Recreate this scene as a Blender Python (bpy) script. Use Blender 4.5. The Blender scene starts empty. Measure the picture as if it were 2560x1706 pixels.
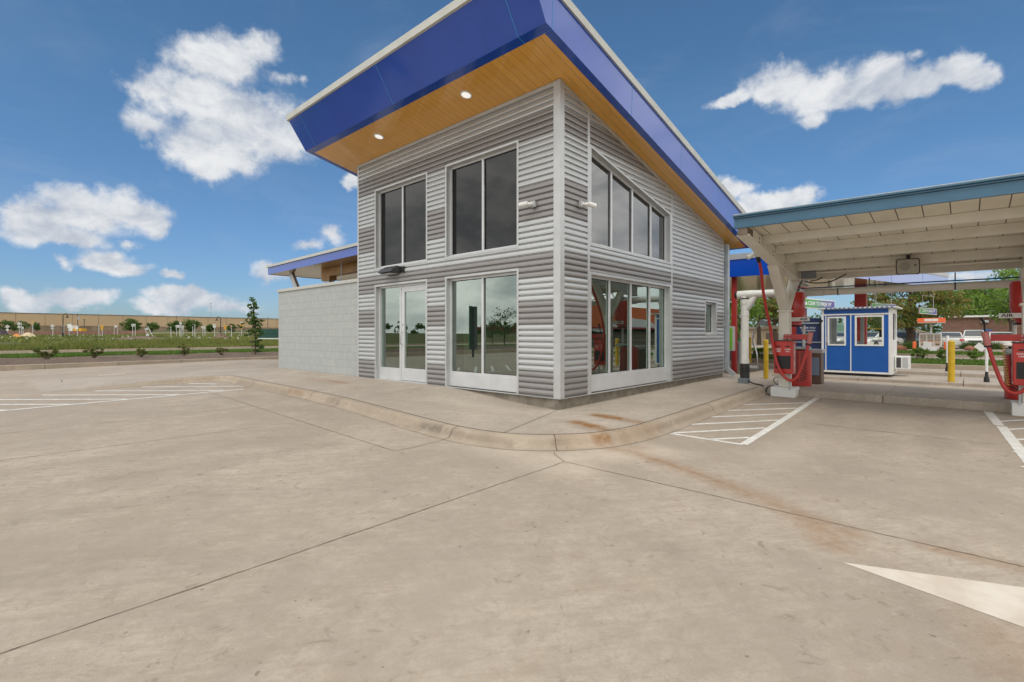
import bpy, bmesh, math, random
import numpy as np
from mathutils import Vector, Matrix
random.seed(7); rng = np.random.default_rng(7)
S = bpy.context.scene; COL = S.collection
rad = math.radians

# ------------------------------------------------------------------ camera
FOC, YAW, HV = 1242.656, 0.738273, 835.0145
CAMP = np.array([-6.8069, -5.0896, 1.1005])
cam = bpy.data.objects.new("camera", bpy.data.cameras.new("camera")); COL.objects.link(cam)
cam.location = CAMP; cam.rotation_euler = (math.pi/2, 0, YAW - math.pi/2)
cam.data.sensor_width = 36; cam.data.lens = FOC/2560*36
cam.data.shift_y = -(853-HV)/2560; cam.data.clip_end = 3000; cam.data.clip_start = .05
S.camera = cam
FW = np.array([math.cos(YAW), math.sin(YAW), 0]); RT = np.array([math.sin(YAW), -math.cos(YAW), 0]); UP = np.array([0, 0, 1.])
def ray(u, v): return FW + RT*(u-1280)/FOC + UP*(HV-v)/FOC      # survey helpers: sight line of a photo point ...
def gx(u, v, x): r = ray(u, v); return CAMP + r*((x-CAMP[0])/r[0])   # ... met with the plane X = x
def gy(u, v, y): r = ray(u, v); return CAMP + r*((y-CAMP[1])/r[1])
def gz(u, v, z): r = ray(u, v); return CAMP + r*((z-CAMP[2])/r[2])
def dep(u, v, d): return CAMP + ray(u, v)*d

# ------------------------------------------------------------------ light
SUN_EL, SUN_AZ = rad(58), rad(205)      # azimuth measured from +X towards +Y: behind the viewer, high
sd = bpy.data.lights.new("sun", 'SUN'); sd.energy = 1.1; sd.angle = rad(25); sd.color = (1, .95, .88)
so = bpy.data.objects.new("sun", sd); COL.objects.link(so)
sv = Vector((math.cos(SUN_EL)*math.cos(SUN_AZ), math.cos(SUN_EL)*math.sin(SUN_AZ), math.sin(SUN_EL)))
so.rotation_euler = sv.to_track_quat('Z', 'Y').to_euler()
S.view_settings.view_transform = 'Standard'; S.view_settings.look = 'None'
S.view_settings.exposure = 0.5; S.view_settings.gamma = 1

class NT:
    """small helper for writing node trees"""
    def __init__(s, t): s.t = t
    def n(s, typ, **k):
        nd = s.t.nodes.new(typ)
        for a, v in k.items(): setattr(nd, a, v)
        return nd
    def _set(s, sock, v):
        if hasattr(v, 'is_linked') or isinstance(v, bpy.types.NodeSocket): s.t.links.new(v, sock)
        elif v is not None:
            if isinstance(v, (tuple, list)) and sock.type == 'RGBA' and len(v) == 3: v = (*v, 1)
            sock.default_value = v
    def m(s, op, a, b=None, c=None, clamp=False):
        nd = s.n('ShaderNodeMath', operation=op, use_clamp=clamp)
        for i, v in enumerate((a, b, c)):
            if v is not None: s._set(nd.inputs[i], v)
        return nd.outputs[0]
    def v(s, op, a, b=None):
        nd = s.n('ShaderNodeVectorMath', operation=op)
        s._set(nd.inputs[0], a)
        if b is not None: s._set(nd.inputs[1], b)
        return nd.outputs['Value'] if op in ('LENGTH', 'DOT_PRODUCT', 'DISTANCE') else nd.outputs[0]
    def mix(s, f, a, b, mode='MIX'):
        nd = s.n('ShaderNodeMix', data_type='RGBA', blend_type=mode)
        s._set(nd.inputs[0], f); s._set(nd.inputs[6], a); s._set(nd.inputs[7], b); return nd.outputs[2]
    def rng(s, x, a, b, c=0., d=1., smooth=True):
        nd = s.n('ShaderNodeMapRange', interpolation_type='SMOOTHSTEP' if smooth else 'LINEAR')
        s._set(nd.inputs[0], x)
        for i, q in enumerate((a, b, c, d)): s._set(nd.inputs[1+i], q)
        return nd.outputs[0]
    def noise(s, vec, scale, detail=4, rough=.55, dist=0., col=False):
        nd = s.n('ShaderNodeTexNoise'); s._set(nd.inputs['Vector'], vec); nd.inputs['Scale'].default_value = scale
        nd.inputs['Detail'].default_value = detail; nd.inputs['Roughness'].default_value = rough; nd.inputs['Distortion'].default_value = dist
        return nd.outputs['Color' if col else 'Fac']
    def scale(s, vec, xyz):
        return s.v('MULTIPLY', vec, xyz)

# ------------------------------------------------------------------ sky
W = bpy.data.worlds.new("World"); S.world = W; W.use_nodes = True
T = W.node_tree; T.nodes.clear(); N = NT(T)
sky = N.n('ShaderNodeTexSky', sky_type='NISHITA'); sky.sun_disc = False
sky.sun_elevation = SUN_EL; sky.sun_rotation = rad(90) - SUN_AZ; sky.air_density = 1.0; sky.dust_density = .6; sky.ozone_density = 2.0
geo = N.n('ShaderNodeNewGeometry'); D = N.v('MULTIPLY', geo.outputs['Incoming'], (-1, -1, -1))
tc = N.n('ShaderNodeTexCoord'); D = tc.outputs['Generated']
sx = N.n('ShaderNodeSeparateXYZ'); T.links.new(D, sx.inputs[0])
az = N.m('ARCTAN2', sx.outputs[1], sx.outputs[0]); el = N.m('ARCSINE', sx.outputs[2])
ae = N.n('ShaderNodeCombineXYZ'); T.links.new(az, ae.inputs[0]); T.links.new(el, ae.inputs[1])
w1 = N.v('SUBTRACT', N.noise(D, 5, 5, .55, col=True), (.5, .5, .5)); w2 = N.v('SUBTRACT', N.noise(D, 16, 5, .6, col=True), (.5, .5, .5))
AE = N.v('ADD', N.v('ADD', ae.outputs[0], N.v('MULTIPLY', w1, (.09, .07, 0))), N.v('MULTIPLY', w2, (.06, .05, 0)))
CL = [(490,130,110,60,1),(450,230,135,72,1),(560,275,140,72,1),(500,340,115,66,1),(640,320,90,60,1),(330,215,40,30,.8),(590,110,50,42,.9),(480,385,50,34,.9),(650,190,24,18,.5),(340,290,70,28,.5),(690,195,14,10,.4),
 (60,500,80,50,1),(180,480,105,50,1),(300,470,85,44,1),(345,490,48,40,1),(110,530,130,26,.9),(230,590,72,30,1),(285,615,58,20,.9),(400,620,28,13,.7),(290,553,24,13,.5),(120,598,18,13,.4),
 (60,690,70,28,.8),(180,680,90,24,.95),(15,668,45,24,.9),(440,682,90,26,.95),(380,705,70,16,.8),(520,700,60,16,.7),(450,668,36,18,.9),(620,632,52,26,.9),(765,550,36,18,.5),(700,572,30,12,.4),(812,420,20,22,.8),
 (1690,232,50,16,.8),(1790,200,80,46,1),(1880,215,105,55,1),(1990,190,95,50,1),(2090,190,80,46,1),(2190,152,75,38,1),(2245,162,48,32,.9),(1850,278,36,24,.7),(2080,128,22,11,.4),
 (1690,452,55,30,1),(1780,472,70,30,1),(1840,458,45,30,1),(1720,500,90,25,1),(1520,640,200,18,.4),(2200,640,140,14,.5)]
dens = None
for (u, v, ru, rv, wt) in CL:
    k = 2560/2353; d = ray(u*k, v*k); d = d/np.linalg.norm(d)
    a0, e0 = math.atan2(d[1], d[0]), math.asin(d[2])
    d1 = ray((u+ru)*k, v*k); d1 = d1/np.linalg.norm(d1); d2 = ray(u*k, (v-rv)*k); d2 = d2/np.linalg.norm(d2)
    ra = max(.008, abs(math.atan2(d1[1], d1[0])-a0)); re = max(.006, abs(math.asin(d2[2])-e0))
    q = N.v('LENGTH', N.v('MULTIPLY', N.v('SUBTRACT', AE, (a0, e0, 0)), (1/ra, 1/re, 0)))
    q = N.m('MULTIPLY_ADD', q, -wt, wt*1.07)
    if dens is None: dens = q
    else:
        nd = N.n('ShaderNodeMath', operation='SMOOTH_MAX'); T.links.new(dens, nd.inputs[0]); T.links.new(q, nd.inputs[1]); nd.inputs[2].default_value = .25
        dens = nd.outputs[0]
fine = N.noise(D, 34, 8, .62); mid = N.noise(N.scale(D, (1, 1, 2.0)), 9, 6, .6, .6)
dn = N.m('ADD', dens, N.m('MULTIPLY_ADD', fine, .9, -.45))
alpha = N.rng(dn, -.20, .46)
lightn = N.m('ADD', N.m('MULTIPLY_ADD', mid, 1.3, -.2), N.m('MULTIPLY_ADD', fine, .5, -.25))
ccol = N.mix(N.rng(lightn, .1, .75), (3.1, 3.5, 4.2), (5.9, 6.0, 6.1))
# open blue ahead, a sheet of pale overcast behind and overhead
hz = N.rng(el, 0, .45)
blue = N.mix(1., sky.outputs[0], N.mix(hz, (.44, .58, .78), (.50, .725, .83)), 'MULTIPLY')
veil = N.m('MULTIPLY', N.rng(N.noise(N.scale(D, (1, 1, 2.5)), 3.2, 7, .62, .8), .46, .80), .16)
front = N.mix(alpha, N.mix(veil, blue, (3.4, 3.9, 4.6)), ccol)
ov = N.m('ADD', N.noise(N.scale(D, (1, 1, 2.6)), 3.4, 7, .58, .5), N.m('MULTIPLY', N.noise(D, 9, 5, .6), .3))
ocol = N.mix(N.rng(ov, .48, .80), (5.6, 5.9, 6.1), (12.2, 12.0, 11.5))
cov = N.rng(N.v('DOT_PRODUCT', D, (float(FW[0]), float(FW[1]), -.05)), .22, .55, 1., 0.)
full = N.mix(cov, front, ocol)
bg = N.n('ShaderNodeBackground'); T.links.new(full, bg.inputs[0]); bg.inputs[1].default_value = .1
out = N.n('ShaderNodeOutputWorld'); T.links.new(bg.outputs[0], out.inputs[0])
W.cycles.sampling_method = 'MANUAL'; W.cycles.sample_map_resolution = 512
S.cycles.max_bounces = 8; S.cycles.transparent_max_bounces = 24; S.cycles.use_denoising = True

# ------------------------------------------------------------------ materials
def mat(name, col, rough=.6, metal=0., spec=.5, var=.0, vscale=6., bump=0., bscale=60., coat=0., col2=None, stretch=None):
    m = bpy.data.materials.new(name); m.use_nodes = True; t = m.node_tree; n = NT(t); b = t.nodes['Principled BSDF']
    b.inputs['Roughness'].default_value = rough; b.inputs['Metallic'].default_value = metal; b.inputs['Specular IOR Level'].default_value = spec
    b.inputs['Coat Weight'].default_value = coat; b.inputs['Coat Roughness'].default_value = .08
    tcn = n.n('ShaderNodeTexCoord'); vec = tcn.outputs['Object']
    if stretch: vec = n.scale(vec, stretch)
    if var or col2:
        f = n.noise(vec, vscale, 5, .6)
        c2 = col2 if col2 else tuple(c*(1-var) for c in col); c1 = col if col2 else tuple(min(1, c*(1+var)) for c in col)
        n._set(b.inputs['Base Color'], n.mix(n.rng(f, .32, .68), c1, c2))
    else: b.inputs['Base Color'].default_value = (*col, 1)
    if bump:
        bn = n.n('ShaderNodeBump'); bn.inputs['Strength'].default_value = bump; bn.inputs['Distance'].default_value = .01
        t.links.new(n.noise(vec, bscale, 4, .6), bn.inputs['Height']); t.links.new(bn.outputs[0], b.inputs['Normal'])
    return m
def nodes_of(m): t = m.node_tree; return t, NT(t), t.nodes['Principled BSDF']
def glass(name, tint, refl, base=.0, rough=.0):
    """pane: part mirror, part see-through tinted"""
    m = bpy.data.materials.new(name); m.use_nodes = True; t = m.node_tree; t.nodes.clear(); n = NT(t)
    g = n.n('ShaderNodeBsdfGlossy'); g.inputs['Roughness'].default_value = rough; g.inputs['Color'].default_value = (*[.5+.5*c for c in tint], 1)
    tr = n.n('ShaderNodeBsdfTransparent'); tr.inputs['Color'].default_value = (*tint, 1)
    lw = n.n('ShaderNodeLayerWeight'); lw.inputs[0].default_value = .5
    f = n.m('MULTIPLY_ADD', n.m('POWER', lw.outputs['Facing'], 3.5), .5, refl, clamp=True)
    mx = n.n('ShaderNodeMixShader'); t.links.new(f, mx.inputs[0]); t.links.new(tr.outputs[0], mx.inputs[1]); t.links.new(g.outputs[0], mx.inputs[2])
    if base:
        df = n.n('ShaderNodeBsdfDiffuse'); df.inputs[0].default_value = (base, base, base*1.05, 1)
        m2 = n.n('ShaderNodeMixShader'); m2.inputs[0].default_value = .5; t.links.new(mx.outputs[0], m2.inputs[1]); t.links.new(df.outputs[0], m2.inputs[2]); mx = m2
    o = n.n('ShaderNodeOutputMaterial'); t.links.new(mx.outputs[0], o.inputs[0]); return m

M = {}
M['alum'] = mat('pale aluminium trim', (.50, .51, .51), .38, .35, .5, .06, 3)
M['alumw'] = mat('white aluminium frame', (.60, .61, .62), .35, .25, .5, .04, 3)
M['side_l'] = mat('pale grey corrugated metal', (.475, .485, .485), .36, .45, .5, .025, .8)
M['side_d'] = mat('taupe corrugated metal', (.27, .256, .249), .40, .35, .5, .03, .8)
M['blue'] = mat('royal blue metal panel', (.004, .062, .41), .22, .0, .45, .05, 1.5, coat=.75, bump=.035, bscale=1.6)
M['seam'] = mat('panel joint', (.06, .34, .72), .5)
M['flash'] = mat('cream roof flashing', (.50, .50, .46), .45, .2, .5, .05, 3)
M['roof'] = mat('roof membrane', (.4, .4, .4), .8)
M['cmu'] = mat('painted grey block', (.40, .43, .43), .75, 0, .3, .05, 4, .25, 130)
M['conc'] = mat('concrete', (.34, .295, .25), .85, 0, .3, .1, 3, .3, 90)
M['fnd'] = mat('foundation concrete', (.20, .175, .14), .9, 0, .3, .22, 5, .4, 60)
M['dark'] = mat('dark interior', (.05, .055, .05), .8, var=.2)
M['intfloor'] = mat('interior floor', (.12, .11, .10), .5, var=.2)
M['black'] = mat('black plastic', (.012, .012, .013), .45)
M['rubber'] = mat('black rubber', (.02, .02, .02), .7)
M['white'] = mat('white paint', (.72, .72, .70), .5, var=.04, vscale=5)
M['pvc'] = mat('white pvc pipe', (.70, .70, .66), .38, var=.05, vscale=4)
M['cream'] = mat('cream painted steel', (.72, .69, .61), .5, var=.05, vscale=3)
M['steelblue'] = mat('slate blue fascia', (.05, .13, .205), .4, .1, .5, .06, 2)
M['red'] = mat('red enamel', (.50, .028, .022), .32, 0, .5, .1, 3, coat=.3)
M['redcol'] = mat('red painted column', (.36, .03, .025), .4, var=.08)
M['hose'] = mat('red rubber hose', (.45, .035, .03), .45, var=.1, vscale=5)
M['yellow'] = mat('yellow bollard paint', (.56, .36, .015), .45, var=.1, vscale=5)
M['orange'] = mat('orange plastic', (.85, .16, .05), .45)
M['chrome'] = mat('brushed steel', (.62, .62, .62), .25, .95)
M['galv'] = mat('galvanised steel', (.42, .46, .48), .42, .5, .5, .12, 4)
M['grey'] = mat('grey plastic', (.17, .18, .19), .5)
M['lgrey'] = mat('light grey', (.42, .43, .43), .5)
M['dgrey'] = mat('dark grey', (.05, .05, .055), .5)
M['boothblue'] = mat('booth blue panel', (.004, .088, .36), .45, var=.05, vscale=3)
M['cabblue'] = mat('navy cabinet', (.012, .025, .09), .4, var=.1)
M['green'] = mat('lime green sign', (.18, .45, .03), .5)
M['signgreen'] = mat('sign green', (.06, .33, .09), .45)
M['signviolet'] = mat('sign violet', (.10, .11, .36), .45)
M['letter'] = mat('white lettering', (.8, .8, .8), .5)
M['lblack'] = mat('black lettering', (.02, .02, .02), .6)
M['pink'] = mat('pale red plastic', (.55, .2, .19), .5)
M['brown'] = mat('brown steel', (.16, .12, .09), .5, .3, var=.15)
M['paint'] = mat('white road paint', (.64, .62, .58), .7, var=.12, vscale=9, bump=.2)
M['faded'] = mat('faded road paint', (.62, .56, .48), .75, col2=(.52, .44, .36), vscale=3.5, bump=.2)
M['lens'] = mat('light diffuser', (.8, .8, .8), .3)
M['lamp_on'] = mat('lit diffuser', (.8, .8, .8), .3); M['lamp_on'].node_tree.nodes['Principled BSDF'].inputs['Emission Color'].default_value = (1, .97, .92, 1); M['lamp_on'].node_tree.nodes['Principled BSDF'].inputs['Emission Strength'].default_value = .45
M['brick'] = None
M['glass_lo'] = glass('clear storefront glass', (.55, .76, .62), .34)
M['glass_hi'] = glass('dark tinted glass', (.08, .08, .085), .092)
M['glass_hi2'] = glass('dark tinted glass, side', (.2, .2, .2), .33)
M['glass_booth'] = glass('booth glass', (.86, .9, .88), .02)
M['carglass'] = mat('car glass', (.05, .06, .065), .08, 0, .8)
M['tire'] = mat('tyre rubber', (.02, .02, .02), .8)
M['bark'] = mat('bark', (.09, .065, .045), .9, var=.3, vscale=12, bump=.5, bscale=30)
M['edgejoint'] = mat('dirty edge joint', (.10, .08, .058), .9, var=.3, vscale=12)
M['joint'] = mat('dark joint filler', (.19, .15, .11), .9, var=.3, vscale=12)

# wood-look soffit
def wood(name, c1, c2, axis):
    m = mat(name, c1, .35, 0, .4, coat=.9); t, n, b = nodes_of(m)
    tcn = n.n('ShaderNodeTexCoord'); s = n.n('ShaderNodeSeparateXYZ'); t.links.new(tcn.outputs['Object'], s.inputs[0])
    st = (1.2, 16, 1.2) if axis == 1 else (16, 1.2, 1.2)
    f = n.noise(n.scale(tcn.outputs['Object'], st), 3, 5, .6)
    q = n.m('FRACT', n.m('DIVIDE', s.outputs[axis], .1524)); g = n.m('LESS_THAN', q, .05)
    pl = n.noise(n.scale(n.v('FLOOR', n.scale(tcn.outputs['Object'], (0, 6.56, 0) if axis == 1 else (6.56, 0, 0))), (7.7, 3.3, 1)), 3, 0)
    c = n.mix(n.rng(n.m('ADD', n.m('MULTIPLY', f, .7), n.m('MULTIPLY', pl, .3)), .3, .7), c1, c2)
    n._set(b.inputs['Base Color'], n.mix(n.m('MULTIPLY', g, .55), c, (.08, .04, .012)))
    bn = n.n('ShaderNodeBump'); bn.inputs['Strength'].default_value = .6; bn.inputs['Distance'].default_value = .004
    t.links.new(n.m('SUBTRACT', 1, g), bn.inputs['Height']); t.links.new(bn.outputs[0], b.inputs['Normal'])
    return m
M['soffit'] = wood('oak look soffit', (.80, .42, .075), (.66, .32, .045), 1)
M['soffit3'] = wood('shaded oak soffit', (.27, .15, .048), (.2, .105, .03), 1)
M['beamwood'] = mat('oak beam', (.36, .20, .07), .5, var=.15, vscale=3)
M['soffit2'] = wood('pale oak soffit', (.80, .62, .36), (.70, .50, .26), 0)

def lines(m, axis, pitch, width, col, off=0.):
    """dark joints every so many metres across a surface, as its boards really have"""
    t, n, b = nodes_of(m); src = b.inputs['Base Color'].links[0].from_socket if b.inputs['Base Color'].links else tuple(b.inputs['Base Color'].default_value)
    tcn = n.n('ShaderNodeTexCoord'); s = n.n('ShaderNodeSeparateXYZ'); t.links.new(tcn.outputs['Object'], s.inputs[0])
    q = n.m('FRACT', n.m('DIVIDE', n.m('ADD', s.outputs[axis], off), pitch)); g = n.m('LESS_THAN', q, width/pitch)
    n._set(b.inputs['Base Color'], n.mix(g, src, col)); return m
M['deck'] = lines(mat('cream deck panel', (.70, .665, .565), .55, var=.06, vscale=3), 1, .315, .014, (.07, .055, .035))

def bricks(name, c1, c2, mortar, bw, bh, ms, axes='yz', bump=.4, rough=.85):
    m = mat(name, c1, rough, 0, .3); t, n, b = nodes_of(m)
    tcn = n.n('ShaderNodeTexCoord'); s = n.n('ShaderNodeSeparateXYZ'); t.links.new(tcn.outputs['Object'], s.inputs[0]); cb = n.n('ShaderNodeCombineXYZ')
    t.links.new(s.outputs['xyz'.index(axes[0])], cb.inputs[0]); t.links.new(s.outputs[2], cb.inputs[1])
    br = n.n('ShaderNodeTexBrick'); t.links.new(cb.outputs[0], br.inputs['Vector']); br.inputs['Scale'].default_value = 1
    br.inputs['Color1'].default_value = (*c1, 1); br.inputs['Color2'].default_value = (*c2, 1); br.inputs['Mortar'].default_value = (*mortar, 1)
    br.inputs['Brick Width'].default_value = bw; br.inputs['Row Height'].default_value = bh; br.inputs['Mortar Size'].default_value = ms
    br.inputs['Mortar Smooth'].default_value = .3
    f = n.noise(tcn.outputs['Object'], 5, 5, .6)
    n._set(b.inputs['Base Color'], n.mix(n.rng(f, .3, .7, 0, .28), br.outputs['Color'], tuple(c*.72 for c in c1)))
    bn = n.n('ShaderNodeBump'); bn.inputs['Strength'].default_value = bump; bn.inputs['Distance'].default_value = .006; bn.invert = True
    h = n.m('ADD', br.outputs['Fac'], n.m('MULTIPLY', n.noise(tcn.outputs['Object'], 90, 3), .25))
    t.links.new(h, bn.inputs['Height']); t.links.new(bn.outputs[0], b.inputs['Normal']); return m
M['cmu'] = bricks('painted grey block', (.40, .42, .41), (.425, .443, .433), (.335, .352, .345), .406, .2045, .006, bump=.55)
M['brick'] = bricks('brown brick', (.17, .085, .06), (.22, .12, .085), (.2, .17, .14), .4, .13, .014)
M['stone'] = bricks('buff stone base', (.36, .28, .19), (.26, .21, .16), (.2, .17, .14), .5, .25, .02)
M['lowbrick'] = bricks('pink brick paving wall', (.24, .12, .095), (.3, .16, .12), (.3, .22, .19), 1.2, .5, .03)

# concrete sheet with per-vertex wear (worked out below) and fine mottling
def concrete(name, base, attr=True, rust=(.23, .115, .04)):
    m = mat(name, base, .85, 0, .25); t, n, b = nodes_of(m)
    v = n.n('ShaderNodeTexCoord').outputs['Object']
    big = n.noise(v, .5, 6, .6); med = n.noise(v, 2.2, 8, .70); fin = n.noise(v, 46, 4, .75); spk = n.noise(v, 150, 2, .7)
    al = n.n('ShaderNodeCombineXYZ'); n.t.links.new(n.m('MULTIPLY', n.v('DOT_PRODUCT', v, (.80, -.60, 0)), .45), al.inputs[0]); n.t.links.new(n.m('MULTIPLY', n.v('DOT_PRODUCT', v, (.60, .80, 0)), 2.4), al.inputs[1])
    tyre = n.noise(al.outputs[0], 1.4, 7, .66, .4); broom = n.noise(n.scale(v, (22, 1.5, 1)), 10, 3, .65)
    f = n.m('ADD', n.m('MULTIPLY', big, .5), n.m('MULTIPLY', med, .5))
    c = n.mix(n.rng(f, .40, .64), tuple(x*.80 for x in base), tuple(min(1, x*1.08) for x in base))
    c = n.mix(n.rng(tyre, .50, .70, 0, .36), c, (base[0]*.72, base[1]*.67, base[2]*.61))
    c = n.mix(n.rng(n.noise(v, 1.3, 6, .7, .4),   .55, .70, 0, .30), c, (base[0]*.80, base[1]*.70, base[2]*.60))
    mot = n.noise(al.outputs[0], 5.5, 8, .78, .3); mo2 = n.noise(v, 11, 7, .78, .5)
    c = n.mix(n.rng(mot, .44, .64, 0, .80), c, (base[0]*.80, base[1]*.775, base[2]*.745)); c = n.mix(n.rng(mo2, .49, .64, 0, .70), c, (base[0]*.76, base[1]*.73, base[2]*.70)); c = n.mix(n.rng(mo2, .46, .34, 0, .28), c, tuple(min(1, x*1.2) for x in base))
    c = n.mix(n.rng(fin, .35, .68, 0, .55), c, n.mix(.5, c, (base[0]*.70, base[1]*.68, base[2]*.66)))
    c = n.mix(n.rng(spk, .58, .74, 0, .45), c, (base[0]*.55, base[1]*.52, base[2]*.48))
    c = n.mix(n.rng(n.noise(v, 120, 2, .5), .66, .76, 0, .35), c, tuple(min(1, x*1.35) for x in base))
    c = n.mix(n.rng(broom, .55, .75, 0, .10), c, tuple(min(1, x*1.25) for x in base))
    sm = n.m('MULTIPLY', n.rng(n.noise(v, 6.5, 6, .78, 1.0), .56, .68, 0, .75), n.rng(n.noise(v, .8, 3, .5), .40, .58))
    c = n.mix(sm, c, (base[0]*.52, base[1]*.50, base[2]*.47))
    dots = n.rng(n.noise(v, 17, 1, .4), .765, .79, 0, .7); c = n.mix(dots, c, (base[0]*.42, base[1]*.38, base[2]*.34))
    if attr:
        a = n.n('ShaderNodeAttribute', attribute_name='wear'); s = n.n('ShaderNodeSeparateColor'); t.links.new(a.outputs['Color'], s.inputs[0])
        nz = n.noise(v, 7, 6, .7)
        rf = n.m('MULTIPLY', s.outputs[0], n.rng(nz, .25, .7, .35, 1.15), clamp=True); df = n.m('MULTIPLY', s.outputs[1], n.rng(nz, .25, .7, .4, 1.1), clamp=True); lf = n.m('MULTIPLY', s.outputs[2], n.rng(nz, .2, .6, .5, 1.), clamp=True)
        c = n.mix(lf, c, tuple(min(1, x*1.32) for x in base)); c = n.mix(df, c, tuple(x*.42 for x in base)); c = n.mix(rf, c, rust)
    n._set(b.inputs['Base Color'], c)
    n._set(b.inputs['Roughness'], n.rng(med, .3, .7, .72, .92))
    bn = n.n('ShaderNodeBump'); bn.inputs['Strength'].default_value = .35; bn.inputs['Distance'].default_value = .006
    t.links.new(n.m('ADD', fin, n.m('MULTIPLY', spk, .6)), bn.inputs['Height']); t.links.new(bn.outputs[0], b.inputs['Normal']); return m
M['pave'] = concrete('worn concrete paving', (.41, .349, .284))
M['walk'] = concrete('sidewalk concrete', (.43, .375, .315))
M['curb'] = concrete('curb concrete', (.40, .335, .262))
M['drive'] = concrete('far drive concrete', (.42, .365, .30), False)

def ground_mat(name, stops, scale, bump=.6, rough=.95):
    m = mat(name, stops[0], rough, 0, .2); t, n, b = nodes_of(m); v = n.n('ShaderNodeTexCoord').outputs['Object']
    f1 = n.noise(v, scale, 6, .65); f2 = n.noise(v, scale*7, 5, .7); f3 = n.noise(v, scale*40, 3, .6)
    c = n.mix(n.rng(f1, .35, .65), stops[0], stops[1]); c = n.mix(n.rng(f2, .4, .7), c, stops[2]); c = n.mix(n.rng(f3, .45, .7, 0, .6), c, tuple(x*.45 for x in stops[0]))
    n._set(b.inputs['Base Color'], c); bn = n.n('ShaderNodeBump'); bn.inputs['Strength'].default_value = bump; bn.inputs['Distance'].default_value = .05
    t.links.new(n.m('ADD', f2, f3), bn.inputs['Height']); t.links.new(bn.outputs[0], b.inputs['Normal']); return m
M['field'] = ground_mat('rough field', [(.085, .10, .028), (.13, .115, .05), (.06, .085, .018)], .25)
M['mulch'] = ground_mat('wood chip mulch', [(.20, .145, .105), (.14, .095, .07), (.26, .20, .155)], 1.2, 1.)
M['lawnbase'] = ground_mat('mown lawn', [(.075, .125, .018), (.10, .15, .025), (.05, .09, .012)], .8)
M['blade'] = mat('lawn blades', (.12, .20, .03), .7, 0, .3, col2=(.075, .14, .02), vscale=1.5)
M['tall'] = mat('tall grass blades', (.20, .20, .05), .7, 0, .3, col2=(.125, .16, .03), vscale=.6)
M['dirt'] = mat('dug earth', (.16, .115, .085), .95, 0, .2, .25, 3, .8, 20)
def leafmat(name, c1, c2):
    m = mat(name, c1, .6, 0, .35, col2=c2, vscale=1.1); t, n, b = nodes_of(m)
    tl = n.n('ShaderNodeBsdfTranslucent'); tl.inputs[0].default_value = (c1[0]*1.6, c1[1]*1.7, c1[2]*1.2, 1)
    mx = n.n('ShaderNodeMixShader'); mx.inputs[0].default_value = .28
    o = [x for x in t.nodes if x.type == 'OUTPUT_MATERIAL'][0]
    t.links.new(b.outputs[0], mx.inputs[1]); t.links.new(tl.outputs[0], mx.inputs[2]); t.links.new(mx.outputs[0], o.inputs[0]); return m
M['leaf'] = leafmat('green leaves', (.12, .19, .035), (.065, .12, .022))
M['leaf2'] = leafmat('dark leaves', (.075, .13, .028), (.045, .08, .018))
M['leaf3'] = leafmat('bright leaves', (.19, .29, .045), (.11, .185, .03))
M['leafb'] = leafmat('bronze green needles', (.24, .17, .055), (.13, .145, .04))
M['leafr'] = leafmat('reddish shrub leaves', (.19, .14, .05), (.12, .18, .04))

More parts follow.
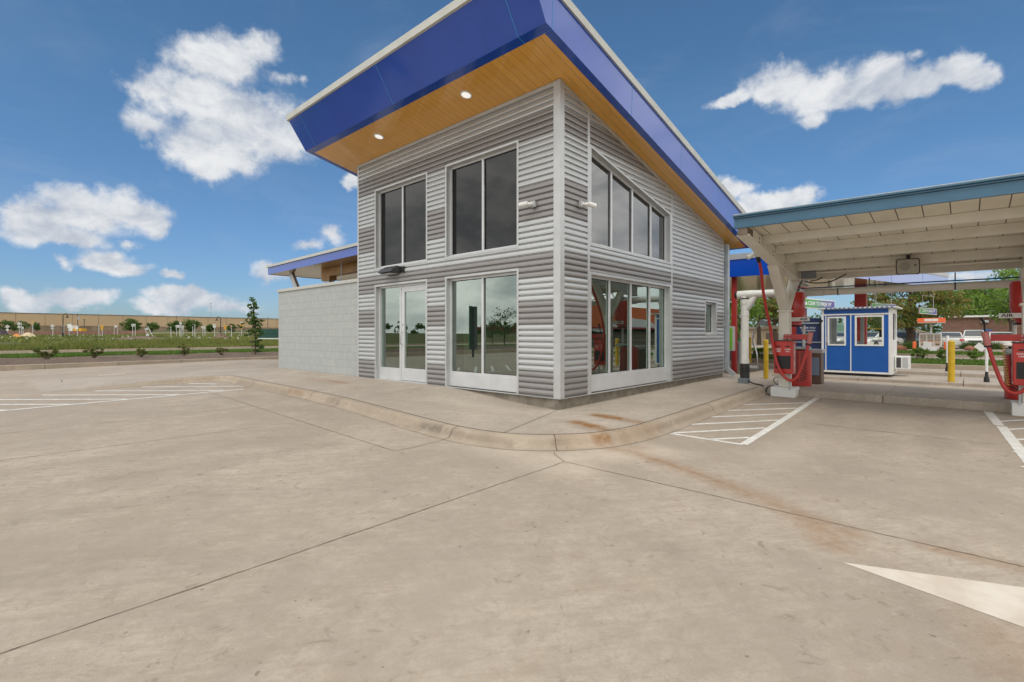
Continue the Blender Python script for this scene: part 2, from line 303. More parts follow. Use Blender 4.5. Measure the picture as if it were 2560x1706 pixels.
# ------------------------------------------------------------------ mesh helpers
class MB:
    mir = None
    def __init__(s): s.v = []; s.f = []; s.mi = []; s.k = 0
    def face(s, pts):
        b = len(s.v); s.v += [tuple(map(float, p)) for p in pts]; s.f.append(tuple(range(b, b+len(pts)))); s.mi.append(s.k); return s
    def _add(s, vs, fs):
        b = len(s.v); s.v += [tuple(map(float, p)) for p in vs]
        for f in fs: s.f.append(tuple(b+i for i in f)); s.mi.append(s.k)
        return s
    def hexa(s, p): return s._add(p, [(0,3,2,1),(4,5,6,7),(0,1,5,4),(1,2,6,5),(2,3,7,6),(3,0,4,7)])
    def box(s, x0, x1, y0, y1, z0, z1):
        return s.hexa([(x0,y0,z0),(x1,y0,z0),(x1,y1,z0),(x0,y1,z0),(x0,y0,z1),(x1,y0,z1),(x1,y1,z1),(x0,y1,z1)])
    def bar(s, a, b, w, h, up=(0, 0, 1)):
        a, b = Vector(a), Vector(b); d = (b-a).normalized(); sd = d.cross(Vector(up))
        if sd.length < 1e-4: sd = d.cross(Vector((1, 0, 0)))
        sd.normalize(); u = sd.cross(d); q = []
        for p in (a, b):
            for i, j in ((-1,-1),(1,-1),(1,1),(-1,1)): q.append(p + sd*(w/2*i) + u*(h/2*j))
        return s.hexa(q)
    def prism(s, poly, fn, t0, t1):
        n = len(poly); vs = [fn(a, t0, b) for a, b in poly] + [fn(a, t1, b) for a, b in poly]
        return s._add(vs, [tuple(range(n-1, -1, -1)), tuple(range(n, 2*n))] + [(i, (i+1) % n, n+(i+1) % n, n+i) for i in range(n)])
    def tube(s, pts, r, n=12, cap=True):
        pts = [Vector(p) for p in pts]; R = r if isinstance(r, (list, tuple)) else [r]*len(pts)
        t0 = (pts[1]-pts[0]).normalized(); ref = Vector((0, 0, 1)) if abs(t0.z) < .9 else Vector((1, 0, 0)); side = t0.cross(ref).normalized(); b = len(s.v)
        for i, p in enumerate(pts):
            t = (pts[min(i+1, len(pts)-1)]-pts[max(i-1, 0)]).normalized(); side = (side - t*side.dot(t)).normalized(); up = side.cross(t)
            for k in range(n):
                a = 2*math.pi*k/n; s.v.append(tuple(p + (side*math.cos(a)+up*math.sin(a))*R[i]))
        for i in range(len(pts)-1):
            for k in range(n): s.f.append((b+i*n+k, b+i*n+(k+1) % n, b+(i+1)*n+(k+1) % n, b+(i+1)*n+k)); s.mi.append(s.k)
        if cap:
            s.f.append(tuple(b+k for k in range(n-1, -1, -1))); s.mi.append(s.k)
            e = b+(len(pts)-1)*n; s.f.append(tuple(e+k for k in range(n))); s.mi.append(s.k)
        return s
    def cyl(s, x, y, z0, z1, r, n=20): return s.tube([(x, y, z0), (x, y, z1)], r, n)
    def lathe(s, x, y, prof, n=24): return s.tube([(x, y, z) for z, r in prof], [r for z, r in prof], n)
    def build(s, name, mats, parent=None, smooth=False, bevel=0., label=None):
        off = Vector((0, 0, 0)); p = parent
        while p: off += p.location; p = p.parent
        if MB.mir is not None: s.v = [(x, 2*MB.mir-y, z) for x, y, z in s.v]
        me = bpy.data.meshes.new(name); me.from_pydata([(x-off.x, y-off.y, z-off.z) for x, y, z in s.v], [], s.f)
        for mm in (mats if isinstance(mats, (list, tuple)) else [mats]): me.materials.append(mm)
        me.polygons.foreach_set('material_index', s.mi)
        bm = bmesh.new(); bm.from_mesh(me); bmesh.ops.recalc_face_normals(bm, faces=bm.faces) if len(bm.faces) < 40000 else None; bm.to_mesh(me); bm.free()
        o = bpy.data.objects.new(name, me); COL.objects.link(o); o.parent = parent
        if smooth:
            for q in me.polygons: q.use_smooth = True
            me.set_sharp_from_angle(angle=rad(40))
        if bevel:
            b = o.modifiers.new('bevel', 'BEVEL'); b.width = bevel; b.segments = 2; b.limit_method = 'ANGLE'; b.angle_limit = rad(40)
        if label: o['label'] = label
        return o
def thing(name, label, cat, loc=(0, 0, 0), group=None):
    o = bpy.data.objects.new(name, None); COL.objects.link(o); o.location = loc; o.empty_display_size = .2; return tag(o, label, cat, group)
def tag(o, label=None, cat=None, group=None, kind=None):
    for k, v in (('label', label), ('category', cat), ('group', group), ('kind', kind)):
        if v: o[k] = v
    return o
def struct(o): o['kind'] = 'structure'; return o
def copy_tree(o, parent=None):
    c = o.copy(); COL.objects.link(c); c.parent = parent
    for ch in [x for x in bpy.data.objects if x.parent == o]: copy_tree(ch, c)
    return c
def npmesh(name, v, f, mats, parent=None, mi=None):
    """mesh straight from arrays; f is (n,3) or (n,4)"""
    me = bpy.data.meshes.new(name); v = np.asarray(v, np.float32); f = np.asarray(f, np.int32); k = f.shape[1]
    if parent:
        p = parent; off = Vector((0, 0, 0))
        while p: off += p.location; p = p.parent
        v = v - np.array(off, np.float32)
    me.vertices.add(len(v)); me.vertices.foreach_set('co', v.ravel()); me.loops.add(f.size); me.loops.foreach_set('vertex_index', f.ravel())
    me.polygons.add(len(f)); me.polygons.foreach_set('loop_start', np.arange(0, f.size, k, dtype=np.int32)); me.polygons.foreach_set('loop_total', np.full(len(f), k, np.int32))
    for mm in (mats if isinstance(mats, (list, tuple)) else [mats]): me.materials.append(mm)
    if mi is not None: me.polygons.foreach_set('material_index', np.asarray(mi, np.int32))
    me.update(calc_edges=True); o = bpy.data.objects.new(name, me); COL.objects.link(o); o.parent = parent; return o
def text(name, s, size, loc, xdir, m, parent=None, up=(0, 0, 1), align='CENTER', ext=.002, squeeze=1., bold=0.):
    """lettering as a mesh: xdir is the reading direction"""
    if MB.mir is not None: loc = (loc[0], 2*MB.mir-loc[1], loc[2]); up = (1, 0, 0) if abs(up[0]) > .5 else up
    cu = bpy.data.curves.new(name, 'FONT'); cu.body = s; cu.size = size; cu.extrude = ext; cu.align_x = align; cu.align_y = 'CENTER'; cu.offset = bold; cu.resolution_u = 3
    tmp = bpy.data.objects.new(name, cu); COL.objects.link(tmp); me = bpy.data.meshes.new_from_object(tmp); bpy.data.objects.remove(tmp); bpy.data.curves.remove(cu)
    x = Vector(xdir).normalized(); u = Vector(up).normalized(); z = x.cross(u).normalized(); u = z.cross(x)
    off = Vector((0, 0, 0)); p = parent
    while p: off += p.location; p = p.parent
    R = Matrix((x*squeeze, u, z)).transposed().to_4x4(); me.transform(Matrix.Translation(Vector(loc)-off) @ R)
    me.materials.clear(); me.materials.append(m); o = bpy.data.objects.new(name, me); COL.objects.link(o); o.parent = parent; return o
def smooth_path(pts, n=8):
    P = [Vector(p) for p in pts]; o = []
    for i in range(len(P)-1):
        a, b, c, d = P[max(i-1, 0)], P[i], P[i+1], P[min(i+2, len(P)-1)]
        for k in range(n):
            t = k/n; o.append(.5*((2*b)+(c-a)*t+(2*a-5*b+4*c-d)*t*t+(3*b-a-3*c+d)*t**3))
    o.append(P[-1]); return o

# ------------------------------------------------------------------ ground heights
def sm(t): t = np.clip(t, 0, 1); return t*t*(3-2*t)
def gh(x, y):                                   # paved surface: falls gently towards the viewer
    x = np.clip(x, -12, 9); y = np.clip(y, -12, 14); w = 1-.7*sm((x-1.5)/4)
    return -.33 + .012*x + .012*y*w
def G(x, y):                                    # open land round about
    x = np.asarray(x, float); y = np.asarray(y, float); d = (x-CAMP[0])*FW[0]+(y-CAMP[1])*FW[1]; l = (x-CAMP[0])*RT[0]+(y-CAMP[1])*RT[1]
    back = 1.2*sm((-x-62)/70) + .5*sm((-19.5-y)/14)*(x < 18)
    return -.75 + .62*sm((y-42.5)/1.5) + .0125*np.clip(d-45, 0, 280)*sm((.25*np.abs(d)-l)/np.maximum(1, .3*np.abs(d)))*(d > 0) + .55*sm((x-18)/1.)*(y < 42) + back
def grid(name, xs, ys, zf, m, cut=None):
    X, Y = np.meshgrid(xs, ys, indexing='ij'); Z = zf(X, Y); nx, ny = len(xs), len(ys)
    v = np.stack([X, Y, Z], -1).reshape(-1, 3); i, j = np.meshgrid(np.arange(nx-1), np.arange(ny-1), indexing='ij'); a = (i*ny+j).ravel()
    f = np.stack([a, a+ny, a+ny+1, a+1], -1)
    if cut is not None: c = v[f].mean(1); f = f[~cut(c[:, 0], c[:, 1])]
    o = npmesh(name, v, f, m); o.data.polygons.foreach_set('use_smooth', np.ones(len(f), bool)); return o, v
def axis(*seg):
    o = []
    for a, b, st in seg: o += list(np.arange(a, b-1e-6, st))
    return np.array(o + [seg[-1][1]])
tl = list(np.geomspace(120, 1500, 14))
xs = np.array(sorted([-q for q in tl] + list(np.arange(-116, 117, 4.)) + tl)); land, _ = grid('ground', xs, xs, G, M['field']); struct(land)
ax = axis((-62, -12, 5), (-12, -8, .5), (-8, 7.6, .06), (7.6, 18.2, .6)); ay = axis((-19, -9, 1.), (-9, 11, .07), (11, 20.6, .6))
pave, pv = grid('pavement', ax, ay, gh, M['pave'], cut=lambda x, y: (x > .3) & (y > .3) & (y < 10)); struct(pave)
ax2 = axis((18.2, 30, 3)); struct(grid('side_lane', ax2, np.array([3., 12, 20.6]), gh, M['drive'])[0])
def seg_dist(P, a, b):
    a = np.array(a); b = np.array(b); d = b-a; t = np.clip(((P-a)@d)/(d@d), 0, 1); return np.linalg.norm(P-(a+t[:, None]*d), axis=1), t
def wear(v, rust=(), dark=(), light=()):
    P = v[:, :2]; c = np.zeros((len(v), 4), np.float32); c[:, 3] = 1
    for k, L in enumerate((rust, dark, light)):
        for it in L:
            pts, w, s = it
            if len(pts) == 1: pts = [pts[0], (pts[0][0]+.001, pts[0][1])]
            dm = np.min([seg_dist(P, pts[i], pts[i+1])[0] for i in range(len(pts)-1)], axis=0)
            c[:, k] = np.maximum(c[:, k], s*(1-sm(dm/w)))
    return c
def setwear(o, c):
    at = o.data.color_attributes.new('wear', 'FLOAT_COLOR', 'POINT'); at.data.foreach_set('color', c.ravel())
trail = [(-1.2, -1.7), (-1.22, -2.03), (-1.43, -2.6), (-1.7, -3.27), (-1.9, -3.69), (-2.16, -4.11), (-2.3, -4.43)]
setwear(pave, wear(pv, rust=[(trail, .26, .40), (trail, .12, .5), (trail[1:4], .10, .7), ([(-2.16, -4.11), (-2.62, -4.42)], .24, .5), ([(-2.2, -4.9), (-2.2, -6.5)], .14, .45), ([(-1.25, -1.78), (-1.0, -2.0)], .28, .3), ([(-3.2, -5.2), (-3.6, -5.3)], .35, .25), ([(-2.6, 6.5), (-2.2, 8.4)], .4, .18)],
    dark=[([(-3.47, -3.57)], .23, .42), ([(-3.6, -3.45)], .15, .3), ([(-5.9, -1.1), (-8.5, .6)], .5, .20), ([(-5.2, .1), (-6.5, .6)], .28, .22), ([(-1, -4.1), (4.8, -4.0)], .5, .16), ([(2.5, -3.5), (5.2, -3.3)], .35, .25), ([(1.5, -4.9), (5, -4.6)], .4, .22), ([(-2.9, -4.75), (-3.7, -5.2)], .3, .2),
          ([(-7, 2.6), (-3.5, 1.9)], .35, .16), ([(-7, 1.6), (-3.5, 1.1)], .3, .15), ([(-2.0, 8.8), (-1.7, -1)], .25, .12), ([(-4.9, -3.4)], .1, .3), ([(-3.9, -4.75)], .05, .7), ([(-3.95, -4.9)], .04, .7), ([(-3.8, -4.62)], .03, .7), ([(-4.05, -5.0)], .035, .6), ([(-3.7, -5.1)], .03, .6), ([(-5.4, -3.6)], .05, .6), ([(-5.3, -3.9)], .035, .6)],
    light=[([(-2.2, -1.5), (-1.0, -2.2)], .5, .5), ([(-2.2, -.6), (-2.3, -1.9)], .6, .45), ([(-3, 9), (-2.1, 6.5)], .5, .2), ([(-.5, -3.4), (1.5, -3.4)], .4, .2), ([(-4.9, -3.0), (-5.3, -3.3)], .9, .12)]))

# saw cuts and joints in the paving
def strip(mb, pts, w, dz, zf=gh, step=.4, wob=0.):
    out = []
    for a, b in zip(pts[:-1], pts[1:]):
        n = max(1, int(math.dist(a, b)/step)); out += [(a[0]+(b[0]-a[0])*i/n, a[1]+(b[1]-a[1])*i/n) for i in range(n)]
    out.append(pts[-1]); L = []; R = []
    for i, p in enumerate(out):
        a = out[max(i-1, 0)]; b = out[min(i+1, len(out)-1)]; d = np.array([b[0]-a[0], b[1]-a[1]]); d = d/np.linalg.norm(d); n = np.array([-d[1], d[0]])*w/2*(1+wob*rng.uniform(-.7, .7)); p = (p[0]+n[0]*wob*rng.uniform(-.8, .8), p[1]+n[1]*wob*rng.uniform(-.8, .8))
        for S_, q in ((L, (p[0]+n[0], p[1]+n[1])), (R, (p[0]-n[0], p[1]-n[1]))): S_.append((q[0], q[1], float(zf(q[0], q[1]))+dz))
    for i in range(len(out)-1): mb.face([L[i], R[i], R[i+1], L[i+1]])
jn = MB()
strip(jn, [(-4.95, 14.4), (-5.15, 10.95)], .03, .0035); strip(jn, [(-3.34, 14.2), (-3.66, 10.85)], .03, .0035)
for p in ([(-2.99, 10.2), (-2.99, 6.96), (-3.2, .154), (-2.75, .17), (-2.27, .2)], [(-2.16, -1.68), (-12, -1.68)], [(-2.155, -1.68), (-2.155, -12)], [(-2.16, -1.68), (-1.98, -1.4), (-1.74, -1.2)], [(-6.9, 3.2), (-3.25, 2.93)], [(-12, 5.3), (-3.05, 5.1)],
          [(2.3, -2.9), (2.35, -5.4)], [(-7.6, -1.8), (-7.6, -9)], [(-8, 14.45), (-.4, 14.45)], [(-8, 17.5), (4, 17.5)], [(1.0, 14.5), (.6, 20.2)]):
    strip(jn, p, .010 if p[0][0] > -4 else .004 if p[0][0] > -4.7 else .0075, .003, step=.09, wob=.8)
struct(jn.build('pavement_joint', M['joint']))

# painted markings
mk = MB()
def pl(*pts, w=.1): strip(mk, list(pts), w, .003)
pl((5.45, -2.76), (.12, -2.93)); pl((.10, -2.93), (.10, -1.93), w=.075)
for a, b in (((.17, -1.95), (1.46, -2.83)), ((.845, -1.80), (2.28, -2.82)), ((1.676, -1.77), (3.06, -2.80)), ((2.547, -1.775), (3.78, -2.78)), ((3.468, -1.79), (4.565, -2.75)), ((.12, -2.5), (.6, -2.86))): pl(a, b, w=.075)
pl((5.42, -5.4), (3.95, -5.49), w=.12); pl((3.9, -5.51), (-1.2, -5.80), w=.12)
for x in (4.325, 3.553, 2.75, 1.95, 1.1): pl((x, -5.48-.03*(4.3-x)), (x+1.3, -6.5-.03*(4.3-x)), w=.075)
pl((-2.2, 8.02), (-9.5, 7.9)); pl((-1.97, 8.62), (-3.8, 10.36)); pl((-2.62, 8.04), (-4.74, 10.25)); pl((-2.29, 9.7), (-2.77, 10.35))
for k in range(6): pl((-3.52-.93*k, 8.0), (-5.655-.93*k, 10.2))
for a in (-3.6,):
    z = lambda p: (p[0], p[1], float(gh(*p))+.0022)
    mk.k = 1; mk.face([z(p) for p in ((-2.89, -4.49), (-3.115, -5.4), (-3.32, -6.25), (-2.15, -6.25), (-2.51, -5.4))]); mk.face([z(p) for p in ((-2.9, -6.25), (-2.9, -7.6), (-2.6, -7.6), (-2.6, -6.25))]); mk.k = 0
pl((-4.0, 15.1), (-3.3, 15.25), w=.12)
for k in range(9): pl((-13.5, -6+2.7*k), (-18.2, -6.6+2.7*k))
pl((-13.4, -7), (-13.4, 17))
struct(mk.build('road_marking', [M['paint'], M['faded']]))

# ------------------------------------------------------------------ sidewalk and kerb beside the building
kb = [(-5.6, 10.95), (-4.2, 10.86), (-2.7, 10.75), (-2.05, 10.68), (-1.80, 10.52), (-1.70, 10.1), (-1.70, 9.0), (-1.70, 7.0), (-1.70, 4.94), (-1.80, 3.3), (-2.06, .75), (-2.085, .15), (-2.05, -.25), (-1.93, -.68), (-1.64, -1.07), (-1.15, -1.42), (-.45, -1.585), (.4, -1.60), (1.784, -1.58), (4.0, -1.56), (5.52, -1.56)]
K = [np.array(p[:2]) for p in smooth_path([(x, y, 0) for x, y in kb], 14)]
def kerb_h(p): return .14*float(sm((p[0]+5.5)/3.3)) if p[1] > 10.0 else .14
def walk_edge(p):
    x, y = p
    if x <= -2.05 and y > 10.5: return (x, 14.4)
    if y > 10.1 and x < 0:
        f = float(np.clip((10.68-y)/.58, 0, 1)); q = f*(2.1+4.3)
        return (-2.05+q, 14.4) if q < 2.1 else (.05, 14.4-(q-2.1))
    return (.05, max(y, .05)) if x < 0 or y > 0 else (x, .05)
def wall_z(x, y):
    if y > 10.1: return float(gh(x, y))+.006 if y >= 14.39 else 0 if y < 11.3 else (float(gh(x, 14.4))+.006)*(y-11.3)/3.1
    return -.198*(1-float(sm(y/3.2))) if y > .06 or x < .06 else -.198+.0095*x
NW = 30; sv_, sf_ = [], []
for p in K:
    w = walk_edge(p); z0 = float(gh(*p))+kerb_h(p); z1 = wall_z(*w)
    for j in range(NW+1):
        t = j/NW; sv_.append((p[0]+(w[0]-p[0])*t, p[1]+(w[1]-p[1])*t, z0+(z1-z0)*t+.0))
n1 = NW+1
for i in range(len(K)-1):
    for j in range(NW): sf_.append((i*n1+j, (i+1)*n1+j, (i+1)*n1+j+1, i*n1+j+1))
sv_ = np.array(sv_); walk = npmesh('sidewalk', sv_, sf_, M['walk']); walk.data.polygons.foreach_set('use_smooth', np.ones(len(sf_), bool)); struct(walk)
setwear(walk, wear(sv_, rust=[([(-.70, -.82), (-.80, -1.2)], .22, 1.25), ([(-.78, -1.1), (-.95, -1.6)], .22, .75), ([(.03, -.70), (-.03, -1.15)], .22, 1.25), ([(-.02, -1.05), (-.12, -1.6)], .2, .75), ([(-.78, -.9), (-1.0, -1.5)], .3, .28), ([(-.75, 6.5), (-.75, 5.7)], .13, .8), ([(-.8, 7.4), (-.8, 5.9)], .35, .3), ([(-.9, 5.2), (-1.1, 4.7)], .2, .25)],
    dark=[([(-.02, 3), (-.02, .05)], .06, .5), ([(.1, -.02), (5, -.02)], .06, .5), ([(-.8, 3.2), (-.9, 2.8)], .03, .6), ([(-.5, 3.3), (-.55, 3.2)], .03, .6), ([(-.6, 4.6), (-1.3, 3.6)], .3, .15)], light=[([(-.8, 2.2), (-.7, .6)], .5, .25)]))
hz_ = lambda x, y: float(np.interp(y, [-1.6, 0, 10], [-.21, -.196, -.14]))
prof = [(-.004, .0), (.085, .002), (.125, -.010), (.155, -.040), (.175, -.088), (.215, -.1255), (.30, -.137)]
kv, kf = [], []
for i, p in enumerate(K):
    d = K[min(i+1, len(K)-1)]-K[max(i-1, 0)]; d = d/np.linalg.norm(d); o = np.array([d[1], -d[0]]); h = kerb_h(p)
    for a_, dz in prof:
        q = p+o*a_; kv.append((q[0], q[1], float(gh(*q))+h+dz*h/.14+.0015))
n2 = len(prof)
for i in range(len(K)-1):
    for j in range(n2-1): kf.append((i*n2+j, i*n2+j+1, (i+1)*n2+j+1, (i+1)*n2+j))
kv = np.array(kv); kerb = npmesh('kerb', kv, kf, M['curb']); kerb.data.polygons.foreach_set('use_smooth', np.ones(len(kf), bool)); struct(kerb)
setwear(kerb, wear(kv, rust=[([(-1.25, -1.55), (-1.12, -1.6)], .16, .9), ([(-.9, -1.7), (.0, -1.75)], .2, .3), ([(-1.6, -1.25), (-.4, -1.8)], .3, .25), ([(-1.85, 6.3), (-1.85, 5.6)], .1, .4)],
    dark=[([(-2.22, .9), (-2.24, .45)], .09, .85), ([(-1.9, 9.4), (-1.9, 6.2)], .08, .55), ([(-1.9, 4.4), (-1.9, 3.9)], .1, .5), ([(-2.23, 1.8), (-2.25, -.1), (-2.1, -.8)], .07, .45), ([(-1.75, -1.2), (-1.6, -1.3)], .06, .5), ([(0, -1.77), (4, -1.75)], .05, .35)], light=[([(-2.0, -.6), (-1.2, -1.5)], .3, .3)]))
# joint between kerb and walk, and joints across both
kj = MB()
def kz(x, y): return float(gh(x, y))+.14
pts = [tuple(p) for p in K if True]
strip(kj, pts[20:], .020, .1445, gh, 9)
strip(kj, pts[:21], .010, .002, lambda x, y: float(gh(x, y))+kerb_h((x, y)), 9)
def across(i):
    p = K[i]; d = K[i+1]-K[i-1]; d = d/np.linalg.norm(d); o = np.array([d[1], -d[0]]); q = []
    for a_, dz in prof: c = p+o*a_; q.append((c, float(gh(*c))+.14+dz+.0045))
    for (c0, z0), (c1, z1) in zip(q[:-1], q[1:]):
        kj.face([(*(c0-d*.006), z0), (*(c0+d*.006), z0), (*(c1+d*.006), z1), (*(c1-d*.006), z1)])
for tgt in ((-2.08, .2), (-1.6, -1.1), (2.2, -1.58), (-1.72, 3.95), (-1.70, 5.2), (-1.70, 8.3)):
    across(int(np.argmin([np.hypot(*(p-np.array(tgt))) for p in K[:-2]])))
def walkz(a, b, za, zb_, n=12):
    for k in range(n):
        t0, t1 = k/n, (k+1)/n; P0 = [a[i]+(b[i]-a[i])*t0 for i in (0, 1)]; P1 = [a[i]+(b[i]-a[i])*t1 for i in (0, 1)]; d = np.array(P1)-P0; d = d/np.linalg.norm(d); o = np.array([-d[1], d[0]])*.004
        Z0, Z1 = za+(zb_-za)*t0+.004, za+(zb_-za)*t1+.004
        kj.face([(P0[0]+o[0], P0[1]+o[1], Z0), (P0[0]-o[0], P0[1]-o[1], Z0), (P1[0]-o[0], P1[1]-o[1], Z1), (P1[0]+o[0], P1[1]+o[1], Z1)])
walkz((-1.99, -.55), (-.03, .02), kz(-1.99, -.55), -.197); walkz((-1.78, 3.6), (-.03, 3.3), kz(-1.78, 3.6), -.002); walkz((-1.7, 7.6), (-.03, 7.6), kz(-1.7, 7.6), 0)
struct(kj.build('kerb_joint', M['edgejoint']))

# ------------------------------------------------------------------ planting strip, lawns and street on the left
def slab(name, x0, x1, y0, y1, z0, z1, m): return struct(MB().box(x0, x1, y0, y1, z0, z1).build(name, m))
lk = MB()
for i in range(60): lk.box(-62+2.2*i, -62+2.2*(i+1)-.008, 20.42, 20.60, -.6, -.035)
struct(lk.build('planting_kerb', M['curb'], bevel=.02)); kv2 = np.array([(0, 0, 0)])
bx = axis((-62, -8, 3), (-8, 14, .35), (14, 90, 4)); by = axis((20.6, 28.2, .35))
mul, _ = grid('mulch_bed', bx, by, lambda X, Y: -.07+.05*np.sin(X*1.3)*np.sin(Y*1.1)+.03*rng.random(X.shape)-.05*sm(1-(Y-20.6)/.6), M['mulch']); struct(mul)
lawn, _ = grid('lawn', axis((-62, 95, 2.)), axis((28.2, 33.4, .6)), lambda X, Y: -.07+.02*np.sin(X*.7+Y)-.0*X, M['lawnbase']); struct(lawn)
slab('street', -200, 220, 33.55, 42.6, -.6, -.20, M['drive'])
slab('street_kerb', -200, 220, 33.4, 33.56, -.6, -.055, M['curb']); slab('street_kerb', -200, 220, 42.6, 42.78, -.6, -.04, M['curb'])
def blades(name, n, xr, yr, zf, h, w, m, kind='stuff', lab=None, cat=None, lean=.5, region=None, hvar=None):
    x = rng.uniform(*xr, n); y = rng.uniform(*yr, n)
    if region is not None: k = region(x, y); x, y = x[k], y[k]; n = len(x)
    z = zf(x, y); a = rng.uniform(0, 6.283, n); H = h*rng.uniform(.55, 1.2, n)
    if hvar is not None: H = H*hvar(x, y)
    la = rng.uniform(0, 6.283, n); le = H*lean*rng.uniform(.2, 1, n); ca, sa = np.cos(a)*w/2, np.sin(a)*w/2
    v = np.empty((n, 3, 3)); v[:, 0] = np.stack([x-ca, y-sa, z-.03], -1); v[:, 1] = np.stack([x+ca, y+sa, z-.03], -1); v[:, 2] = np.stack([x+le*np.cos(la), y+le*np.sin(la), z+H], -1)
    o = npmesh(name, v.reshape(-1, 3), np.arange(n*3).reshape(n, 3), m); tag(o, lab, cat, None, kind); return o
vis = lambda x, y: (np.abs(((x-CAMP[0])*RT[0]+(y-CAMP[1])*RT[1])/np.maximum(.1, (x-CAMP[0])*FW[0]+(y-CAMP[1])*FW[1])) < 1.12)
blades('lawn_grass', 60000, (-9, 14), (28.2, 33.4), lambda x, y: -.07+0*x, .13, .05, M['blade'], lab='short green grass in the strip along the street', cat='grass', region=vis)
clump = lambda x, y: .62+.75*np.clip(np.sin(x*.31+1.7*np.sin(y*.23))*np.sin(y*.37+x*.11)+.3*np.sin(x*1.3)*np.sin(y*.9), 0, 1)
blades('tall_grass', 110000, (-14, 34), (42.9, 62), G, .44, .075, M['tall'], lab='tall unmown meadow grass beyond the street', cat='grass', region=vis, hvar=clump, lean=.45)
blades('field_grass', 30000, (-22, 90), (66, 150), G, .35, .22, M['tall'], lab='rough low grass across the far field', cat='grass', region=lambda x, y: vis(x, y) & (np.sin(x*.13)*np.sin(y*.11+x*.05) > -.25), lean=.7)

# ------------------------------------------------------------------ islands, lanes and verges on the right
def island(x0, x1, y0, y1, z, m, step=2.3, x0b=None):
    mb = MB(); n = max(1, round((y1-y0)/step)); st = (y1-y0)/n
    for i in range(n):
        a, b = y0+st*i, y0+st*(i+1)-.01
        mb.box(x0, x0+.16, a, b, -.7, z); mb.box(x0+.165, x1, a, b, -.7, z-.004)
    return mb
struct(island(5.53, 8.15, -13, -1.6, -.13, None).build('canopy_island', M['walk'], bevel=.015))
struct(MB().box(5.53, 9.2, -1.592, 3.5, -.7, -.142).build('side_walk_slab', M['walk']))
struct(island(10.3, 12.75, -14, -.6, -.155, None).build('booth_island', M['walk'], bevel=.015))
struct(island(14.1, 16.1, -14, 4, -.13, None).build('lane_island', M['walk'], bevel=.015))
struct(MB().box(18.0, 18.18, -40, 30, -.7, -.06).build('verge_kerb', M['curb'], bevel=.02))
v1, _ = grid('verge_lawn', axis((18.18, 22.6, .5)), axis((-40, 20, 1.)), lambda X, Y: -.08+.02*np.sin(X*2+Y), M['lawnbase']); struct(v1)
blades('verge_grass', 26000, (18.2, 22.6), (-12, 6), lambda x, y: -.08+0*x, .12, .05, M['blade'], lab='short green grass in the verge behind the booth', cat='grass', region=vis)
slab('access_road', 22.6, 30.0, -60, 60, -.7, -.19, M['drive']); slab('access_kerb', 29.9, 30.1, -60, 60, -.7, -.05, M['curb'])
v2, _ = grid('far_lawn', axis((30.1, 34.5, .7)), axis((-40, 30, 1.2)), lambda X, Y: -.07+.02*np.sin(X*2+Y), M['lawnbase']); struct(v2)
blades('far_lawn_grass', 16000, (30.1, 34.5), (-14, 8), lambda x, y: -.07+0*x, .14, .07, M['blade'], lab='short green grass below the menu board', cat='grass', region=vis)
slab('gravel_bed', 34.5, 38.6, -40, 30, -.7, -.06, M['mulch']); slab('car_park', 38.6, 96, -60, 60, -.7, -.15, M['drive'])

# ------------------------------------------------------------------ the car wash office
ML = lambda a, o, z: (-o, a, z)        # street-side front: a runs along +Y, o is outwards
MR = lambda a, o, z: (a, -o, z)        # bay-side front: a runs along +X
WY, LX, ZE, SL = 6.452, 7.74, 5.432, .2135
def fbox(mb, fn, a0, a1, o0, o1, z0, z1): return mb.prism([(a0, z0), (a1, z0), (a1, z1), (a0, z1)], fn, o0, o1)
office = thing('wash_office', 'two storey corrugated metal office with a tilted blue roof and tall windows', 'building', (0, 0, 0))
PITCH, PH = .1037, .4427
BANDS = [PH, PH+8*PITCH, PH+12*PITCH, PH+16*PITCH, PH+20*PITCH, PH+26*PITCH, PH+32*PITCH, PH+40*PITCH, PH+44*PITCH]
def band(z, cap=99):
    k = sum(z > b for b in BANDS[:cap]); return 1 if k % 2 == 0 else 0
RIB = [(0, .0), (.12, .0), (.15, .030), (.42, .031), (.80, .021), (.95, .003)]
def rib_panel(bm, fn, a0, a1, z0, z1, top=None, cap=99):
    """horizontal corrugation between a0 and a1; top(a) cuts it on a slope"""
    zs = []
    k = math.floor((z0-PH)/PITCH)
    while PH+k*PITCH < z1+PITCH:
        for t, o in RIB: zs.append((PH+(k+t)*PITCH, o))
        k += 1
    zs = [q for q in zs if z0 < q[0] < z1]; zs = [(z0, .006)]+zs+[(z1, .006)]
    n = 1 if top is None else max(1, int((a1-a0)/.06)); fs = []
    for i in range(n):
        b0, b1 = a0+(a1-a0)*i/n, a0+(a1-a0)*(i+1)/n
        for (za, oa), (zb, ob) in zip(zs[:-1], zs[1:]):
            if top:
                t0, t1 = top(b0), top(b1); lo = min(t0, t1)
                if za >= lo: break
                zb_ = min(zb, lo)
            else: zb_ = zb
            f = bm.faces.new([bm.verts.new(fn(b0, oa, za)), bm.verts.new(fn(b1, oa, za)), bm.verts.new(fn(b1, ob, zb_)), bm.verts.new(fn(b0, ob, zb_))])
            f.material_index = band((za+zb)/2, cap)
def bm_build(bm, name, mats, parent):
    bmesh.ops.remove_doubles(bm, verts=bm.verts, dist=.0004); me = bpy.data.meshes.new(name); bm.to_mesh(me); bm.free()
    for q in mats: me.materials.append(q)
    o = bpy.data.objects.new(name, me); COL.objects.link(o); o.parent = parent; return o
y1, y2, y3, y4 = 5.655, 3.583, 2.983, .919
ZH, ZS, ZT = 2.298, 2.666, 4.645
bm = bmesh.new(); TOPL = ZE-.075
